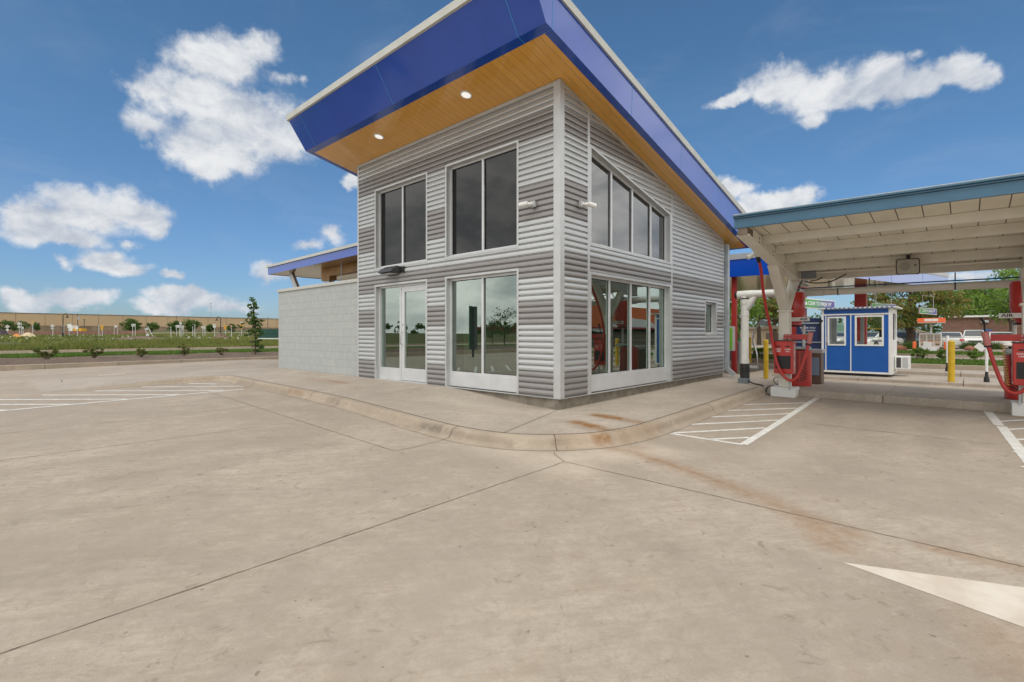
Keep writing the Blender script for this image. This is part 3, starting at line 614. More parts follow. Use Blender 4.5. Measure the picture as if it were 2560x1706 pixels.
for a0, a1, z0, z1 in ((.116, y4, 0, TOPL), (y4, y3, ZH, ZS), (y4, y3, ZT, TOPL), (y3, y2, 0, TOPL), (y2, y1, ZH, ZS), (y2, y1, ZT, TOPL), (y1, WY-.06, 0, TOPL)):
    rib_panel(bm, ML, a0+.001, a1-.001, z0+.001, z1)
bm_build(bm, 'front_siding', [M['side_l'], M['side_d']], office)
x1, x2 = .874, 4.282
roofz = lambda x: ZE-SL*x
WT = lambda x: 4.578-(4.578-3.905)*(x-x1)/(x2-x1)          # raking head of the upper side window
bm = bmesh.new()
rib_panel(bm, MR, .088, .80, .001, 6, lambda x: roofz(x)-.09)
rib_panel(bm, MR, x1, x2, 2.243, 2.716)
k0 = bmesh.new()
rib_panel(k0, MR, x1, x2, 3.9, 6, lambda x: roofz(x)-.09)
bmesh.ops.bisect_plane(k0, geom=k0.verts[:]+k0.edges[:]+k0.faces[:], plane_co=(x1, 0, WT(x1)), plane_no=(WT(x2)-WT(x1), 0, -(x2-x1)), clear_outer=True)
tmpm = bpy.data.meshes.new('t'); k0.to_mesh(tmpm); k0.free(); bm.from_mesh(tmpm); bpy.data.meshes.remove(tmpm)
sx0, sx1, sz0, sz1 = 6.33, 7.19, 1.045, 2.0
rib_panel(bm, MR, x2+.07, sx0, .001, 6, lambda x: roofz(x)-.09, 5); rib_panel(bm, MR, sx1, LX, .001, 6, lambda x: roofz(x)-.09, 5)
rib_panel(bm, MR, sx0, sx1, .001, sz0); rib_panel(bm, MR, sx0, sx1, sz1, 6, lambda x: roofz(x)-.09, 5)
bm_build(bm, 'side_siding', [M['side_l'], M['side_d']], office)
# wall behind the siding, with the openings left free
wl = MB()
for a0, a1, z0, z1 in ((.02, y4, -.3, 5.3), (y4, y3, ZH, ZS), (y4, y3, ZT, 5.3), (y3, y2, -.3, 5.3), (y2, y1, ZH, ZS), (y2, y1, ZT, 5.3), (y1, WY-.02, -.3, 5.3)):
    fbox(wl, ML, a0, a1, -.20, -.03, z0, z1)
def rprism(a0, a1, z0, top=None, z1=None):
    if z1 is not None: wl.prism([(a0, z0), (a1, z0), (a1, z1), (a0, z1)], MR, -.20, -.03)
    else: wl.prism([(a0, z0), (a1, z0), (a1, roofz(a1)-.03), (a0, roofz(a0)-.03)], MR, -.20, -.03)
rprism(.205, x1, -.3); rprism(x1, x2, 2.243, z1=2.716); wl.prism([(x1, WT(x1)), (x2, WT(x2)), (x2, roofz(x2)-.03), (x1, roofz(x1)-.03)], MR, -.20, -.03)
rprism(x2, sx0, -.3); rprism(sx0, sx1, -.3, z1=sz0); rprism(sx0, sx1, sz1); rprism(sx1, LX, -.3)
wl.prism([(.205, -.3), (LX, -.3), (LX, roofz(LX)-.03), (.205, roofz(.205)-.03)], lambda a, o, z: (a, o, z), WY-.2, WY-.03)
wl.box(LX-.2, LX-.03, .205, WY-.205, -.3, roofz(LX)-.04)
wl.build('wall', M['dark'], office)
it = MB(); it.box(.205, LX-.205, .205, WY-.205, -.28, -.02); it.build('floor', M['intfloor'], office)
it = MB(); it.box(.9, LX-.21, 3.3, 3.42, -.02, 2.4); it.box(4.9, 5.0, .25, 3.29, -.02, 2.5); it.build('partition', mat('interior wall', (.20, .20, .18), .8, var=.1), office)
it = MB(); it.box(1.6, 4.2, 1.9, 2.5, -.02, 1.05); it.build('counter', mat('counter', (.10, .095, .085), .4), office)
# concrete foundation: the siding stops just above it
fd = MB(); fd.box(.0, LX, .012, .2, -.6, -.006); fd.box(.012, .2, .2, WY, -.6, -.006); fd.build('foundation', M['fnd'], office)
tr = MB(); fbox(tr, ML, -.028, WY, -.01, .026, -.014, .0); fbox(tr, MR, .026, LX, -.01, .026, -.013, .0); tr.build('base_flashing', M['alum'], office)
tr = MB(); fbox(tr, ML, -.03, .116, -.02, .030, 0.001, ZE-.005); tr.prism([(0, .001), (.088, .001), (.088, roofz(.088)-.005), (0, roofz(0)-.005)], MR, -.02, .0305)
tr.build('corner_trim', M['alum'], office)
tr = MB()
for q0, q1 in ((WY-.06, WY),): fbox(tr, ML, q0, q1, -.02, .028, 0.001, ZE-.01)
fbox(tr, ML, .117, WY-.061, -.02, .018, TOPL, ZE-.004)
for q0, q1 in ((.80, x1), (x2, x2+.07)): tr.prism([(q0, .001), (q1, .001), (q1, roofz(q1)-.09), (q0, roofz(q0)-.09)], MR, -.02, .029)
tr.prism([(.09, roofz(.09)-.09), (LX, roofz(LX)-.09), (LX, roofz(LX)-.006), (.09, roofz(.09)-.006)], MR, -.02, .018)
tr.prism([(LX-.06, .001), (LX, .001), (LX, roofz(LX)-.095), (LX-.06, roofz(LX-.06)-.095)], MR, -.02, .0265)
tr.build('wall_trim', M['alum'], office)

def window(name, fn, a0, a1, z0, z1, mulls, gl, panel=0., trim=.045, rec=.115, top=None, label=None, split_label=None):
    """recessed opening: outer trim and reveal, frame, panes (each a sub-part)"""
    zt = top if top else (lambda a: z1); mb = MB(); e = .006
    def q(p, o0, o1): mb.prism(p, fn, o0, o1)
    # trim ring (proud of the siding) and reveal back to the frame
    q([(a0, z0), (a0+trim, z0), (a0+trim, zt(a0+trim)-trim), (a0, zt(a0))], -rec, .030); q([(a1-trim, z0), (a1, z0), (a1, zt(a1)), (a1-trim, zt(a1-trim)-trim)], -rec, .030)
    q([(a0+trim, zt(a0+trim)-trim), (a1-trim, zt(a1-trim)-trim), (a1, zt(a1)), (a0, zt(a0))], -rec, .0295)
    if not panel: q([(a0+trim, z0), (a1-trim, z0), (a1-trim, z0+trim), (a0+trim, z0+trim)], -rec, .032)
    fr = mb.build(name, M['alum'], office, bevel=.003)
    if label: fr['label'] = label
    mb = MB(); b0, b1 = a0+trim+.001, a1-trim-.001; zb = z0+(panel if panel else trim)+.001; ft = .045
    zc = lambda a: zt(a)-trim-.001
    if panel: q([(b0, z0+.012), (b1, z0+.012), (b1, zb), (b0, zb)], -rec-.02, -rec+.050)
    q([(b0, zb), (b0+ft, zb), (b0+ft, zc(b0+ft)-ft), (b0, zc(b0))], -rec-.03, -rec+.040); q([(b1-ft, zb), (b1, zb), (b1, zc(b1)), (b1-ft, zc(b1-ft)-ft)], -rec-.03, -rec+.040)
    q([(b0+ft, zc(b0+ft)-ft), (b1-ft, zc(b1-ft)-ft), (b1, zc(b1)), (b0, zc(b0))], -rec-.03, -rec+.0395); q([(b0+ft, zb), (b1-ft, zb), (b1-ft, zb+ft), (b0+ft, zb+ft)], -rec-.03, -rec+.041)
    for m_ in mulls: q([(m_-.027, zb+ft), (m_+.027, zb+ft), (m_+.027, zc(m_+.027)-ft), (m_-.027, zc(m_-.027)-ft)], -rec-.03, -rec+.0385)
    mb.build('window_frame', M['alumw'], fr)
    ed = [b0+ft]+list(mulls)+[b1-ft]
    for i in range(len(ed)-1):
        p0 = ed[i]+(.027 if i else 0); p1 = ed[i+1]-(.027 if i < len(ed)-2 else 0)
        g = MB(); g.face([fn(p0, -rec+.004, zb+ft), fn(p1, -rec+.004, zb+ft), fn(p1, -rec+.004, zc(p1)-ft), fn(p0, -rec+.004, zc(p0)-ft)]); g.build('pane', gl, fr)
        g = MB(); w_ = .012
        for (r0, r1, s0, s1) in ((p0, p0+w_, zb+ft, min(zc(p0), zc(p0+w_))-ft), (p1-w_, p1, zb+ft, zc(p1)-ft-.001), (p0+w_, p1-w_, zb+ft, zb+ft+w_)): g.prism([(r0, s0), (r1, s0), (r1, s1), (r0, s1)], fn, -rec+.007, -rec+.012)
        g.prism([(p0+w_, zc(p0+w_)-ft-w_), (p1-w_, zc(p1-w_)-ft-w_), (p1-w_, zc(p1-w_)-ft-.001), (p0+w_, zc(p0+w_)-ft-.001)], fn, -rec+.007, -rec+.012)
        g.build('gasket', M['rubber'], fr)
    return fr
window('window', ML, y2, y1, ZS, ZT, [4.640], M['glass_hi']); window('window', ML, y4, y3, ZS, ZT, [1.955], M['glass_hi'])
window('window', ML, y4, y3, .0, ZH, [1.965], M['glass_lo'], panel=.272)
window('window', MR, x1, x2, 2.716, 4.578, [1.80, 2.64, 3.47], M['glass_hi2'], top=WT, trim=.05, label='upper side window with a raking head')
window('window', MR, x1, x2, .0, 2.243, [1.73, 2.58, 3.42], M['glass_lo'], panel=.285, trim=.05)
window('window', MR, sx0, sx1, sz0, sz1, [], M['glass_lo'], trim=.05, label='small side window')
# entrance: side light and door in one recessed surround
e0, e1 = y2, y1; rec = .115
mb = MB(); fbox(mb, ML, e0, e0+.045, -rec, .030, .0, ZH-.045); fbox(mb, ML, e1-.045, e1, -rec, .030, .0, ZH-.045); fbox(mb, ML, e0, e1, -rec, .030, ZH-.045, ZH); fbox(mb, ML, e0+.045, e1-.045, -.19, -.02, -.012, .012)
sur = mb.build('entrance_surround', M['alum'], office, bevel=.003)
mb = MB(); f0, f1, zt_ = e0+.046, e1-.046, ZH-.046; mid_ = 4.715
fbox(mb, ML, f0, f0+.04, -.16, -.07, .013, zt_); fbox(mb, ML, f1-.05, f1, -.16, -.07, .013, zt_); fbox(mb, ML, mid_-.03, mid_+.03, -.16, -.068, .013, zt_-.04); fbox(mb, ML, f0+.04, f1-.05, -.16, -.07, zt_-.04, zt_)
fbox(mb, ML, mid_+.03, f1-.05, -.15, -.066, .013, .285); mb.build('door_frame', M['alumw'], sur)
g = MB(); fa = -.115; g.face([ML(mid_+.03, fa, .285), ML(f1-.05, fa, .285), ML(f1-.05, fa, zt_-.04), ML(mid_+.03, fa, zt_-.04)]); g.build('sidelight_pane', M['glass_lo'], sur)
mb = MB(); d0, d1 = f0+.043, mid_-.033
fbox(mb, ML, d0, d0+.105, -.13, -.075, .02, zt_-.045); fbox(mb, ML, d1-.115, d1, -.13, -.075, .02, zt_-.045); fbox(mb, ML, d0+.105, d1-.115, -.13, -.075, .02, .30); fbox(mb, ML, d0+.105, d1-.115, -.13, -.075, zt_-.175, zt_-.045)
door = mb.build('door', M['alumw'], office, bevel=.003)
g = MB(); g.face([ML(d0+.105, fa+.012, .30), ML(d1-.115, fa+.012, .30), ML(d1-.115, fa+.012, zt_-.175), ML(d0+.105, fa+.012, zt_-.175)]); g.build('door_pane', M['glass_lo'], door)
g = MB(); hy = d1-.055; g.tube(smooth_path([(.07, hy, .86), (.02, hy, .862), (.005, hy, .90), (.005, hy, 1.10), (.02, hy, 1.138), (.07, hy, 1.14)], 5), .012, 10); g.build('door_handle', M['chrome'], door, smooth=True)
g = MB(); g.tube([(.078, hy, 1.32), (.062, hy, 1.32)], .02, 12); g.build('lock', M['galv'], door)
# roof
def rp(x, y, dz=0): return (x, y, ZE-SL*x+dz)
rs = MB(); SO = [(-.93, -.41), (8.47, -.38), (8.47, 6.935), (-.93, 6.935)]
rs.face([rp(*p) for p in SO]); roof = office
rs.build('soffit', M['soffit'], office)
BO = [(-1.09, -.56), (8.56, -.52), (8.56, 7.08), (-1.09, 7.08)]; FH = .64
TO = [(-1.09-.42, -.58, .64), (8.60, -.54, .62), (8.60, 7.10, .62), (-1.09-.42, 7.10, .64)]
def T3(i, out=0., dz=0.):
    x, y, h = TO[i]; bx_, by_ = BO[i]; sx_ = (-1, 1, 1, -1)[i]*out; sy_ = (-1, -1, 1, 1)[i]*out
    return (x+sx_, y+sy_, ZE-SL*bx_+h+dz-SL*sx_)
mb = MB()
for i in range(4):
    j = (i+1) % 4; a = (Vector(rp(*SO[i], -.0)), Vector(rp(*SO[j], -.0)), Vector(rp(*BO[j], -.004)), Vector(rp(*BO[i], -.004)))
    mb.face(a)
    mb.face([rp(*BO[i], -.004), rp(*BO[j], -.004), T3(j), T3(i)])
mb.build('fascia', M['blue'], office)
mb = MB()
for i in range(4):
    j = (i+1) % 4
    mb.face([T3(i, -.04, -.012), T3(j, -.04, -.012), T3(j, .035, -.012), T3(i, .035, -.012)]); mb.face([T3(i, .035, -.012), T3(j, .035, -.012), T3(j, .045, .115), T3(i, .045, .115)])
mb.face([T3(i, .045, .115) for i in range(4)])
mb.build('roof_flashing', M['flash'], office)
def seam_front(y):
    mb = MB()
    a = Vector(rp(-1.09, y, -.004)); t = Vector((-1.51, y, T3(0)[2])); n = Vector((-.83, 0, -.55)).normalized()*.003
    mb.face([a+n+Vector((0, -.005, 0)), a+n+Vector((0, .005, 0)), t+n+Vector((0, .005, 0)), t+n+Vector((0, -.005, 0))])
    b = Vector(rp(-.93, y)); d = Vector((0, 0, -.003)); mb.face([a+d+Vector((0, -.005, 0)), b+d+Vector((0, -.005, 0)), b+d+Vector((0, .005, 0)), a+d+Vector((0, .005, 0))]); mb.build('panel_seam', M['seam'], office)
def seam_side(x):
    mb = MB()
    a = Vector(rp(x, -.56+.0041*(x+1.09), -.004)); t = a+Vector((0, -.02, .63)); n = Vector((0, -.003, 0))
    mb.face([a+n+Vector((-.004, 0, 0)), a+n+Vector((.004, 0, 0)), t+n+Vector((.004, 0, 0)), t+n+Vector((-.004, 0, 0))])
    b = Vector(rp(x, -.40)); d = Vector((0, 0, -.003)); mb.face([a+d+Vector((-.004, 0, 0)), b+d+Vector((-.004, 0, 0)), b+d+Vector((.004, 0, 0)), a+d+Vector((.004, 0, 0))]); mb.build('panel_seam', M['seam'], office)
SEN = np.array([SL, 0, 1.])
def on_roof(u, v): r = ray(u, v); return CAMP + r*((ZE-SEN@CAMP)/(SEN@r))
for u, v in ((1296, 93), (982.5, 260), (788, 364)): seam_front(on_roof(u, v)[1])
for u, v in ((1384, 71), (1580, 290), (1706, 425), (1797, 529)): seam_side(on_roof(u, v)[0])
for y in (1.76, 4.66):
    c = Vector(rp(-.545, y)); ax_ = Vector((SL, 0, 1)).normalized(); g = MB(); g.tube([c+ax_*.01, c-ax_*.008, c-ax_*.014], [.115, .115, .098], 32); dl = g.build('downlight', M['white'], office, smooth=True)
    g = MB(); g.tube([c-ax_*.0145, c-ax_*.018], [.088, .080], 32); g.build('lens', M['lamp_on'], dl)
# downspout at the far end of the side wall
mb = MB(); mb.box(7.80, 7.93, -.115, -.012, .06, roofz(7.87)-.10); mb.hexa([(7.80, -.115, .055), (7.93, -.115, .055), (7.93, -.012, .055), (7.80, -.012, .055), (7.80, -.115, .06), (7.93, -.115, .06), (7.93, -.012, .06), (7.80, -.012, .06)])
mb.bar((7.865, -.07, .10), (7.90, -.26, -.07), .10, .12); mb.build('downspout', M['galv'], office, bevel=.008)
for z in (.9, 2.1, 3.2): MB().box(7.785, 7.945, -.12, -.008, z, z+.03).build('pipe_strap', M['alum'], office)
# wall pack lamp above the door, security cameras (all screwed to the wall but things of their own)
c = thing('wall_lamp', 'dark wall pack lamp above the glass entrance door', 'lamp', (-.03, 4.75, 2.56))
mb = MB(); mb.prism([(-.05, 2.50), (-.05, 2.68), (.10, 2.68), (.24, 2.60), (.30, 2.53), (.10, 2.50)], lambda o, a, z: (-o, a, z), 4.60, 5.12); mb.build('housing', M['dgrey'], c, bevel=.02)
mb = MB(); mb.box(-.035, -.02, 4.40, 4.61, 2.52, 2.66); mb.build('back_box', M['black'], c, bevel=.01)
mb = MB(); mb.box(-.24, -.06, 4.64, 5.08, 2.49, 2.502); mb.build('lens', M['lgrey'], c)
def camera_unit(label, base, out, side):
    B = Vector(base); o = Vector(out); s_ = Vector(side); t = thing('security_camera', label, 'camera', base, 'security cameras at the office corner')
    mb = MB(); mb.bar(B+o*.0, B+o*.06, .11, .11); mb.build('mount', M['lgrey'], t, bevel=.01)
    mb = MB(); mb.tube([B+o*.05, B+o*.11-Vector((0, 0, .01)), B+o*.12+s_*.06], [.03, .028, .03], 12); mb.build('arm', M['white'], t, smooth=True)
    mb = MB(); a = B+o*.13+s_*.03; b = B+o*.15+s_*.18-Vector((0, 0, .025)); mb.tube([a, a+(b-a)*.05, b], [.03, .042, .044], 16); bd = mb.build('camera_body', M['white'], t, smooth=True)
    mb = MB(); mb.tube([b+(b-a)*.002, b+(b-a)*.03], .036, 16); mb.build('lens', M['black'], bd, smooth=True)
camera_unit('white bullet camera on the street front of the office near its corner', (-.03, .545, 3.39), (-1, 0, 0), (-.3, .95, 0))
camera_unit('white bullet camera on the bay side of the office near its corner', (.56, -.03, 3.40), (0, -1, 0), (.95, -.3, 0))
# small floodlight-free vent slots under the eaves are the siding itself

# ------------------------------------------------------------------ block wall and tunnel roof behind it
wt = thing('block_wall', 'pale grey painted concrete block wall beside the office', 'wall', (0.02, 8.9, 0))
MB().box(.02, .22, WY+.003, 11.357, -.4, 2.442).build('blockwork', M['cmu'], wt)
MB().box(.02, .22, WY, 11.357, 2.443, 2.443) if False else None
MB().box(-.015, .26, WY+.002, 11.385, 2.443, 2.53).build('coping', M['flash'], wt, bevel=.006)
MB().box(.225, 5, 11.15, 11.345, -.4, 2.442).build('return_wall', M['cmu'], wt)
X0 = 1.5
ys_, ye_ = 6.2, 15.95; lz = lambda y: 3.594-.0114*(y-9.08)
tn = thing('tunnel_roof', 'low blue edged roof on posts behind the block wall', 'roof', (X0+3, 11, 3.5))
def tb(mb, x0, x1, a, b, d0, d1): mb.hexa([(x0, a, lz(a)+d0), (x1, a, lz(a)+d0), (x1, b, lz(b)+d0), (x0, b, lz(b)+d0), (x0, a, lz(a)+d1), (x1, a, lz(a)+d1), (x1, b, lz(b)+d1), (x0, b, lz(b)+d1)])
mb = MB(); tb(mb, X0, X0+.04, ys_, ye_, 0, .275); tb(mb, X0+.041, X0+8, ye_-.04, ye_, 0, .275); mb.build('fascia', M['blue'], tn)
mb = MB(); tb(mb, X0-.05, X0+8, ys_, ye_+.06, .276, .37); mb.build('flashing', M['flash'], tn)
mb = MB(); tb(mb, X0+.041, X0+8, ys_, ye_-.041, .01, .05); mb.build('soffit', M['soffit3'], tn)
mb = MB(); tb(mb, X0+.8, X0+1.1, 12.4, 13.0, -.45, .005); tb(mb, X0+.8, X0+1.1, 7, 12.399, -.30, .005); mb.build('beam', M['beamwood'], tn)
mb = MB(); mb.box(X0+.85, X0+1.05, 12.5, 12.85, -.4, lz(12.7)-.452); mb.build('post', M['galv'], tn)
mb = MB(); mb.bar((X0+.9, 14.0, 1.4), (X0+.5, 14.9, lz(15)-.005), .16, .16); mb.bar((X0+.9, 14.0, -.4), (X0+.9, 14.0, 1.42), .16, .16); mb.build('brace', M['alum'], tn)
mb = MB(); mb.tube([(X0+.3, 10.6, lz(10.6)), (X0+.3, 10.6, 2.6)], .012, 8); mb.build('conduit', M['galv'], tn)

# ------------------------------------------------------------------ vacuum canopy over the parking bays
CY = (-2.15, -5.93); CX = 5.43; YL, YR = -2.06, -8.2
dz_ = lambda x: 3.045-.100*(x-2.45); sk = lambda y: .010*(y+2.15)          # deck height; the canopy dips a little to the right
vc = thing('vacuum_canopy', 'cream steel canopy with slate blue fascia over the vacuum bays', 'canopy', (CX, -4, -.28))
def P_(x, y, z): return (x, y, z+sk(y))
def sbox(mb, x0, x1, ya, yb, za, zb):
    return mb.hexa([P_(x0, ya, za), P_(x1, ya, za), P_(x1, yb, za), P_(x0, yb, za), P_(x0, ya, zb), P_(x1, ya, zb), P_(x1, yb, zb), P_(x0, yb, zb)])
mb = MB(); mb.hexa([P_(2.44, YR, dz_(2.44)), P_(7.35, YR, dz_(7.35)), P_(7.35, YL, dz_(7.35)), P_(2.44, YL, dz_(2.44)), P_(2.44, YR, dz_(2.44)+.07), P_(7.35, YR, dz_(7.35)+.07), P_(7.35, YL, dz_(7.35)+.07), P_(2.44, YL, dz_(2.44)+.07)])
mb.build('roof_deck', M['deck'], vc)
mb = MB(); sbox(mb, 2.40, 2.435, YR, YL, 2.985, 3.135); sbox(mb, 2.385, 2.44, YR, YL, 2.965, 2.984); mb.build('fascia', M['steelblue'], vc, bevel=.004)
mb = MB(); sbox(mb, 2.375, 2.46, YR, YL+.01, 3.136, 3.165); sbox(mb, 2.345, 2.40, YR, YL+.012, 3.166, 3.196); mb.build('gutter', M['steelblue'], vc, bevel=.006)
mb = MB(); sbox(mb, 2.33, 7.36, YR, YL+.015, 3.197, 3.205); 
mb = MB(); mb.hexa([P_(2.35, YR, 3.198), P_(7.38, YR, 2.68), P_(7.38, YL, 2.68), P_(2.35, YL, 3.198), P_(2.35, YR, 3.21), P_(7.38, YR, 2.692), P_(7.38, YL, 2.692), P_(2.35, YL, 3.21)]); mb.build('roof_sheet', M['galv'], vc)
for x in (3.32, 4.18, 4.98, 5.92, 6.95):
    mb = MB(); zz = dz_(x)-.004; hh = .125+.008*(x-3.3)
    sbox(mb, x-.012, x+.012, YR, -2.28, zz-hh, zz); sbox(mb, x-.012, x+.09, YR, -2.28, zz-hh-.022, zz-hh-.0005); sbox(mb, x+.0125, x+.07, YR, -2.28, zz-.02, zz)
    mb.build('purlin', M['cream'], vc)
def arm_poly(): return [(2.42, 2.985), (2.42, 2.865), (4.55, 2.50), (6.55, 2.20), (7.05, 2.17), (7.05, 2.33), (2.56, 3.02)]
for cy in CY:
    k = sk(cy); F = lambda a, o, z, cy=cy, k=k: (a, cy-.05+o, z+k)
    mb = MB(); mb.prism([(2.42, 2.96), (2.42, 2.85), (4.5, 2.52), (6.6, 2.31), (7.1, 2.27), (7.1, 2.56), (2.52, 3.02)], F, -.075, .075)
    ar = mb.build('arm', M['cream'], vc, bevel=.008)
    mb = MB(); mb.prism([(2.425, 2.835), (4.5, 2.504), (6.6, 2.294), (7.1, 2.254), (7.1, 2.269), (6.6, 2.309), (4.5, 2.519), (2.425, 2.849)], F, -.105, .105); mb.build('flange', M['cream'], ar)
    for bx_, bz_ in ((3.1, 2.80), (4.0, 2.66), (4.86, 2.52)):
        for dz2 in (0, .07): 
            g = MB(); g.tube([(bx_, cy-.135, bz_+dz2+k), (bx_, cy-.125, bz_+dz2+k)], .012, 8); g.build('bolt', M['brown'], ar)
    if cy == CY[0]:
        mb = MB(); mb.box(2.40, 2.72, cy-.13, cy+.03, 2.84, 2.968); mb.build('end_plate', M['brown'], vc)
    mb = MB(); mb.box(CX-.23, CX+.19, cy-.24, cy+.24, float(gh(CX, cy))-.02, -.07); mb.build('footing', M['white'], vc, bevel=.012)
    mb = MB(); mb.hexa([(CX-.105, cy-.105, -.069), (CX+.105, cy-.105, -.069), (CX+.105, cy+.105, -.069), (CX-.105, cy+.105, -.069), (CX-.105, cy-.105, 1.58), (CX+.105, cy-.105, 1.58), (CX+.105, cy+.105, 1.58), (CX-.105, cy+.105, 1.58)])
    mb.box(CX-.135, CX+.135, cy-.135, cy+.135, 1.5805, 1.625)
    cl = mb.build('column', M['cream'], vc, bevel=.008)
    mb = MB(); mb.hexa([(CX-.10, cy-.10, 1.626), (CX+.06, cy-.10, 1.626), (CX+.06, cy+.10, 1.626), (CX-.10, cy+.10, 1.626), (4.42, cy-.10, 2.525+k), (4.80, cy-.10, 2.465+k), (4.80, cy+.10, 2.465+k), (4.42, cy+.10, 2.525+k)]); mb.build('brace', M['cream'], vc, bevel=.006)
    mb = MB(); mb.hexa([(CX+.065, cy-.09, 1.626), (CX+.115, cy-.09, 1.626), (CX+.115, cy+.09, 1.626), (CX+.065, cy+.09, 1.626), (6.1, cy-.09, 2.345+k), (6.28, cy-.09, 2.327+k), (6.28, cy+.09, 2.327+k), (6.1, cy+.09, 2.345+k)]); mb.build('brace', M['cream'], vc, bevel=.006)
    for zz in (1.66, 1.86, 2.02):
        mb = MB(); w_ = .10+(zz-1.62)*.33
        mb.tube([(CX+w_+.06, cy-.03, zz), (CX+w_+.06, cy+.03, zz)], .10, 16); mb.build('scallop_plate', M['cream'], cl)
# loudspeaker, wiring and pipes slung under the canopy
sp = thing('loudspeaker', 'boxy grey outdoor loudspeaker hung under the vacuum canopy', 'speaker', (5.75, -4.27, 2.42))
mb = MB(); mb.prism([(-4.44, 2.30), (-4.42, 2.27), (-4.12, 2.285), (-4.10, 2.31), (-4.095, 2.54), (-4.12, 2.57), (-4.42, 2.56), (-4.44, 2.53)], lambda a, o, z: (o, a, z), 5.62, 5.80); sp1 = mb.build('cabinet', M['lgrey'], sp, bevel=.02)
for q in sp1.data.materials: pass
sp1.data.materials[0] = mat('speaker grille', (.42, .39, .33), .7, bump=.5, bscale=400)
mb = MB(); mb.tube([(5.617, -4.225, 2.425), (5.612, -4.225, 2.425)], .085, 28); mb.build('woofer', mat('woofer', (.30, .28, .235), .7), sp)
mb = MB(); mb.tube([(5.617, -4.385, 2.44), (5.613, -4.385, 2.44)], .018, 14); mb.build('tweeter', M['dgrey'], sp)
mb = MB(); mb.prism([(-4.455, 2.29), (-4.43, 2.258), (-4.11, 2.273), (-4.085, 2.30), (-4.08, 2.55), (-4.11, 2.583), (-4.43, 2.572), (-4.455, 2.54)], lambda a, o, z: (o, a, z), 5.64, 5.66); mb.build('rim', M['black'], sp)
mb = MB(); mb.box(5.70, 5.76, -4.30, -4.24, 2.575, 2.66); mb.build('bracket', M['black'], sp)
jb = thing('junction_box', 'grey electrical box under the rear of the canopy arm', 'electrical box', (6.2, -2.45, 2.35))
mb = MB(); mb.box(6.02, 6.14, -2.62, -2.33, 2.36, 2.60); mb.build('box', M['grey'], jb, bevel=.008)
mb = MB(); mb.tube(smooth_path([(6.03, -2.36, 2.32), (6.0, -2.31, 2.2), (6.1, -2.27, 2.1), (6.2, -2.22, 2.13)], 6), .014, 8); mb.tube(smooth_path([(6.05, -2.40, 2.30), (6.0, -2.6, 2.24), (6.02, -2.9, 2.25), (6.05, -3.2, 2.40)], 6), .013, 8); mb.tube(smooth_path([(6.08, -2.5, 2.30), (6.05, -2.62, 2.30), (6.05, -2.75, 2.36)], 5), .012, 8); mb.build('cable', M['black'], jb, smooth=True)
mb = MB(); mb.tube([(6.06, -2.62, 2.47), (6.06, -8.1, 2.41)], .014, 8); mb.build('conduit', M['cream'], jb)
dp = thing('vacuum_duct', 'fat grey vacuum duct running under the rear edge of the canopy', 'pipe', (6.98, -4, 2.1))
mb = MB(); mb.tube([(6.98, -2.62, 2.095), (6.98, -8.1, 2.075)], .078, 20); mb.build('pipe', M['cream'], dp, smooth=True)
mb = MB(); mb.tube([(6.98, -2.1, 2.10), (6.98, -2.615, 2.096)], .088, 20); mb.build('coupling', M['pvc'], dp, smooth=True)
for y in (-2.9, -4.95): 
    mb = MB(); mb.tube([(6.98, y-.012, 2.09), (6.98, y+.012, 2.09)], .083, 20); mb.build('clamp', M['dgrey'], dp)
ap = thing('air_line', 'thin dark blue air line strung above the vacuum duct', 'pipe', (6.9, -4, 2.22))
mb = MB(); mb.tube([(6.95, -2.1, 2.208), (6.95, -8.1, 2.19)], .014, 10); mb.build('pipe', mat('blue hose', (.02, .06, .14), .5), ap)
for y in (-2.72, -3.5, -4.95): 
    mb = MB(); mb.tube([(6.95, y, 2.19), (6.95, y, 2.37)], .011, 8); mb.build('hanger', M['dgrey'], ap)
vp = thing('vent_pipe', 'white pvc stand pipe with an elbow beside the office downspout', 'pipe', (6.63, -.93, -.14))
mb = MB(); mb.cyl(6.63, -.93, -.14, .34, .112); mb.build('boot', mat('black weathered pipe', (.03, .03, .03), .6, var=.5, vscale=6), vp, smooth=True)
mb = MB(); mb.cyl(6.63, -.93, .341, 1.99, .094); mb.build('riser', M['pvc'], vp, smooth=True)
for za_, zb_, r_ in ((.341, .46, .105), (1.55, 1.66, .103), (1.86, 1.98, .103)):
    mb = MB(); mb.cyl(6.63, -.93, za_, zb_, r_); mb.build('coupling', M['pvc'], vp, smooth=True)
mb = MB(); mb.cyl(6.63, -.93, 1.981, 2.015, .102); mb.build('clamp', M['dgrey'], vp)
mb = MB(); mb.tube([(6.63, -.76, 2.10), (6.63, -.80, 2.10), (6.63, -1.12, 2.105), (6.64, -1.2, 2.11), (6.75, -2.09, 2.115)], [.105, .105, .105, .092, .092], 20); mb.build('branch', M['pvc'], vp, smooth=True)
mb = MB(); mb.cyl(6.63, -.93, 2.0, 2.1, .1); mb.tube([(6.63, -.96, 1.72), (6.63, -1.02, 1.80), (6.64, -1.14, 2.03), (6.65, -1.2, 2.08)], [.07, .085, .085, .07], 14); mb.build('wye', M['pvc'], vp, smooth=True)
mb = MB(); mb.tube([(6.63, -.70, 2.10), (6.63, -.76, 2.10)], .09, 20); mb.build('end_cap', M['black'], vp)
cb = thing('cable_box', 'small grey box and cables at the foot of the pvc pipe', 'electrical box', (6.36, -.98, -.14))
mb = MB(); mb.box(6.28, 6.44, -1.11, -.87, -.142, -.02); mb.build('box', mat('grey enamel', (.16, .19, .21), .5), cb, bevel=.006)
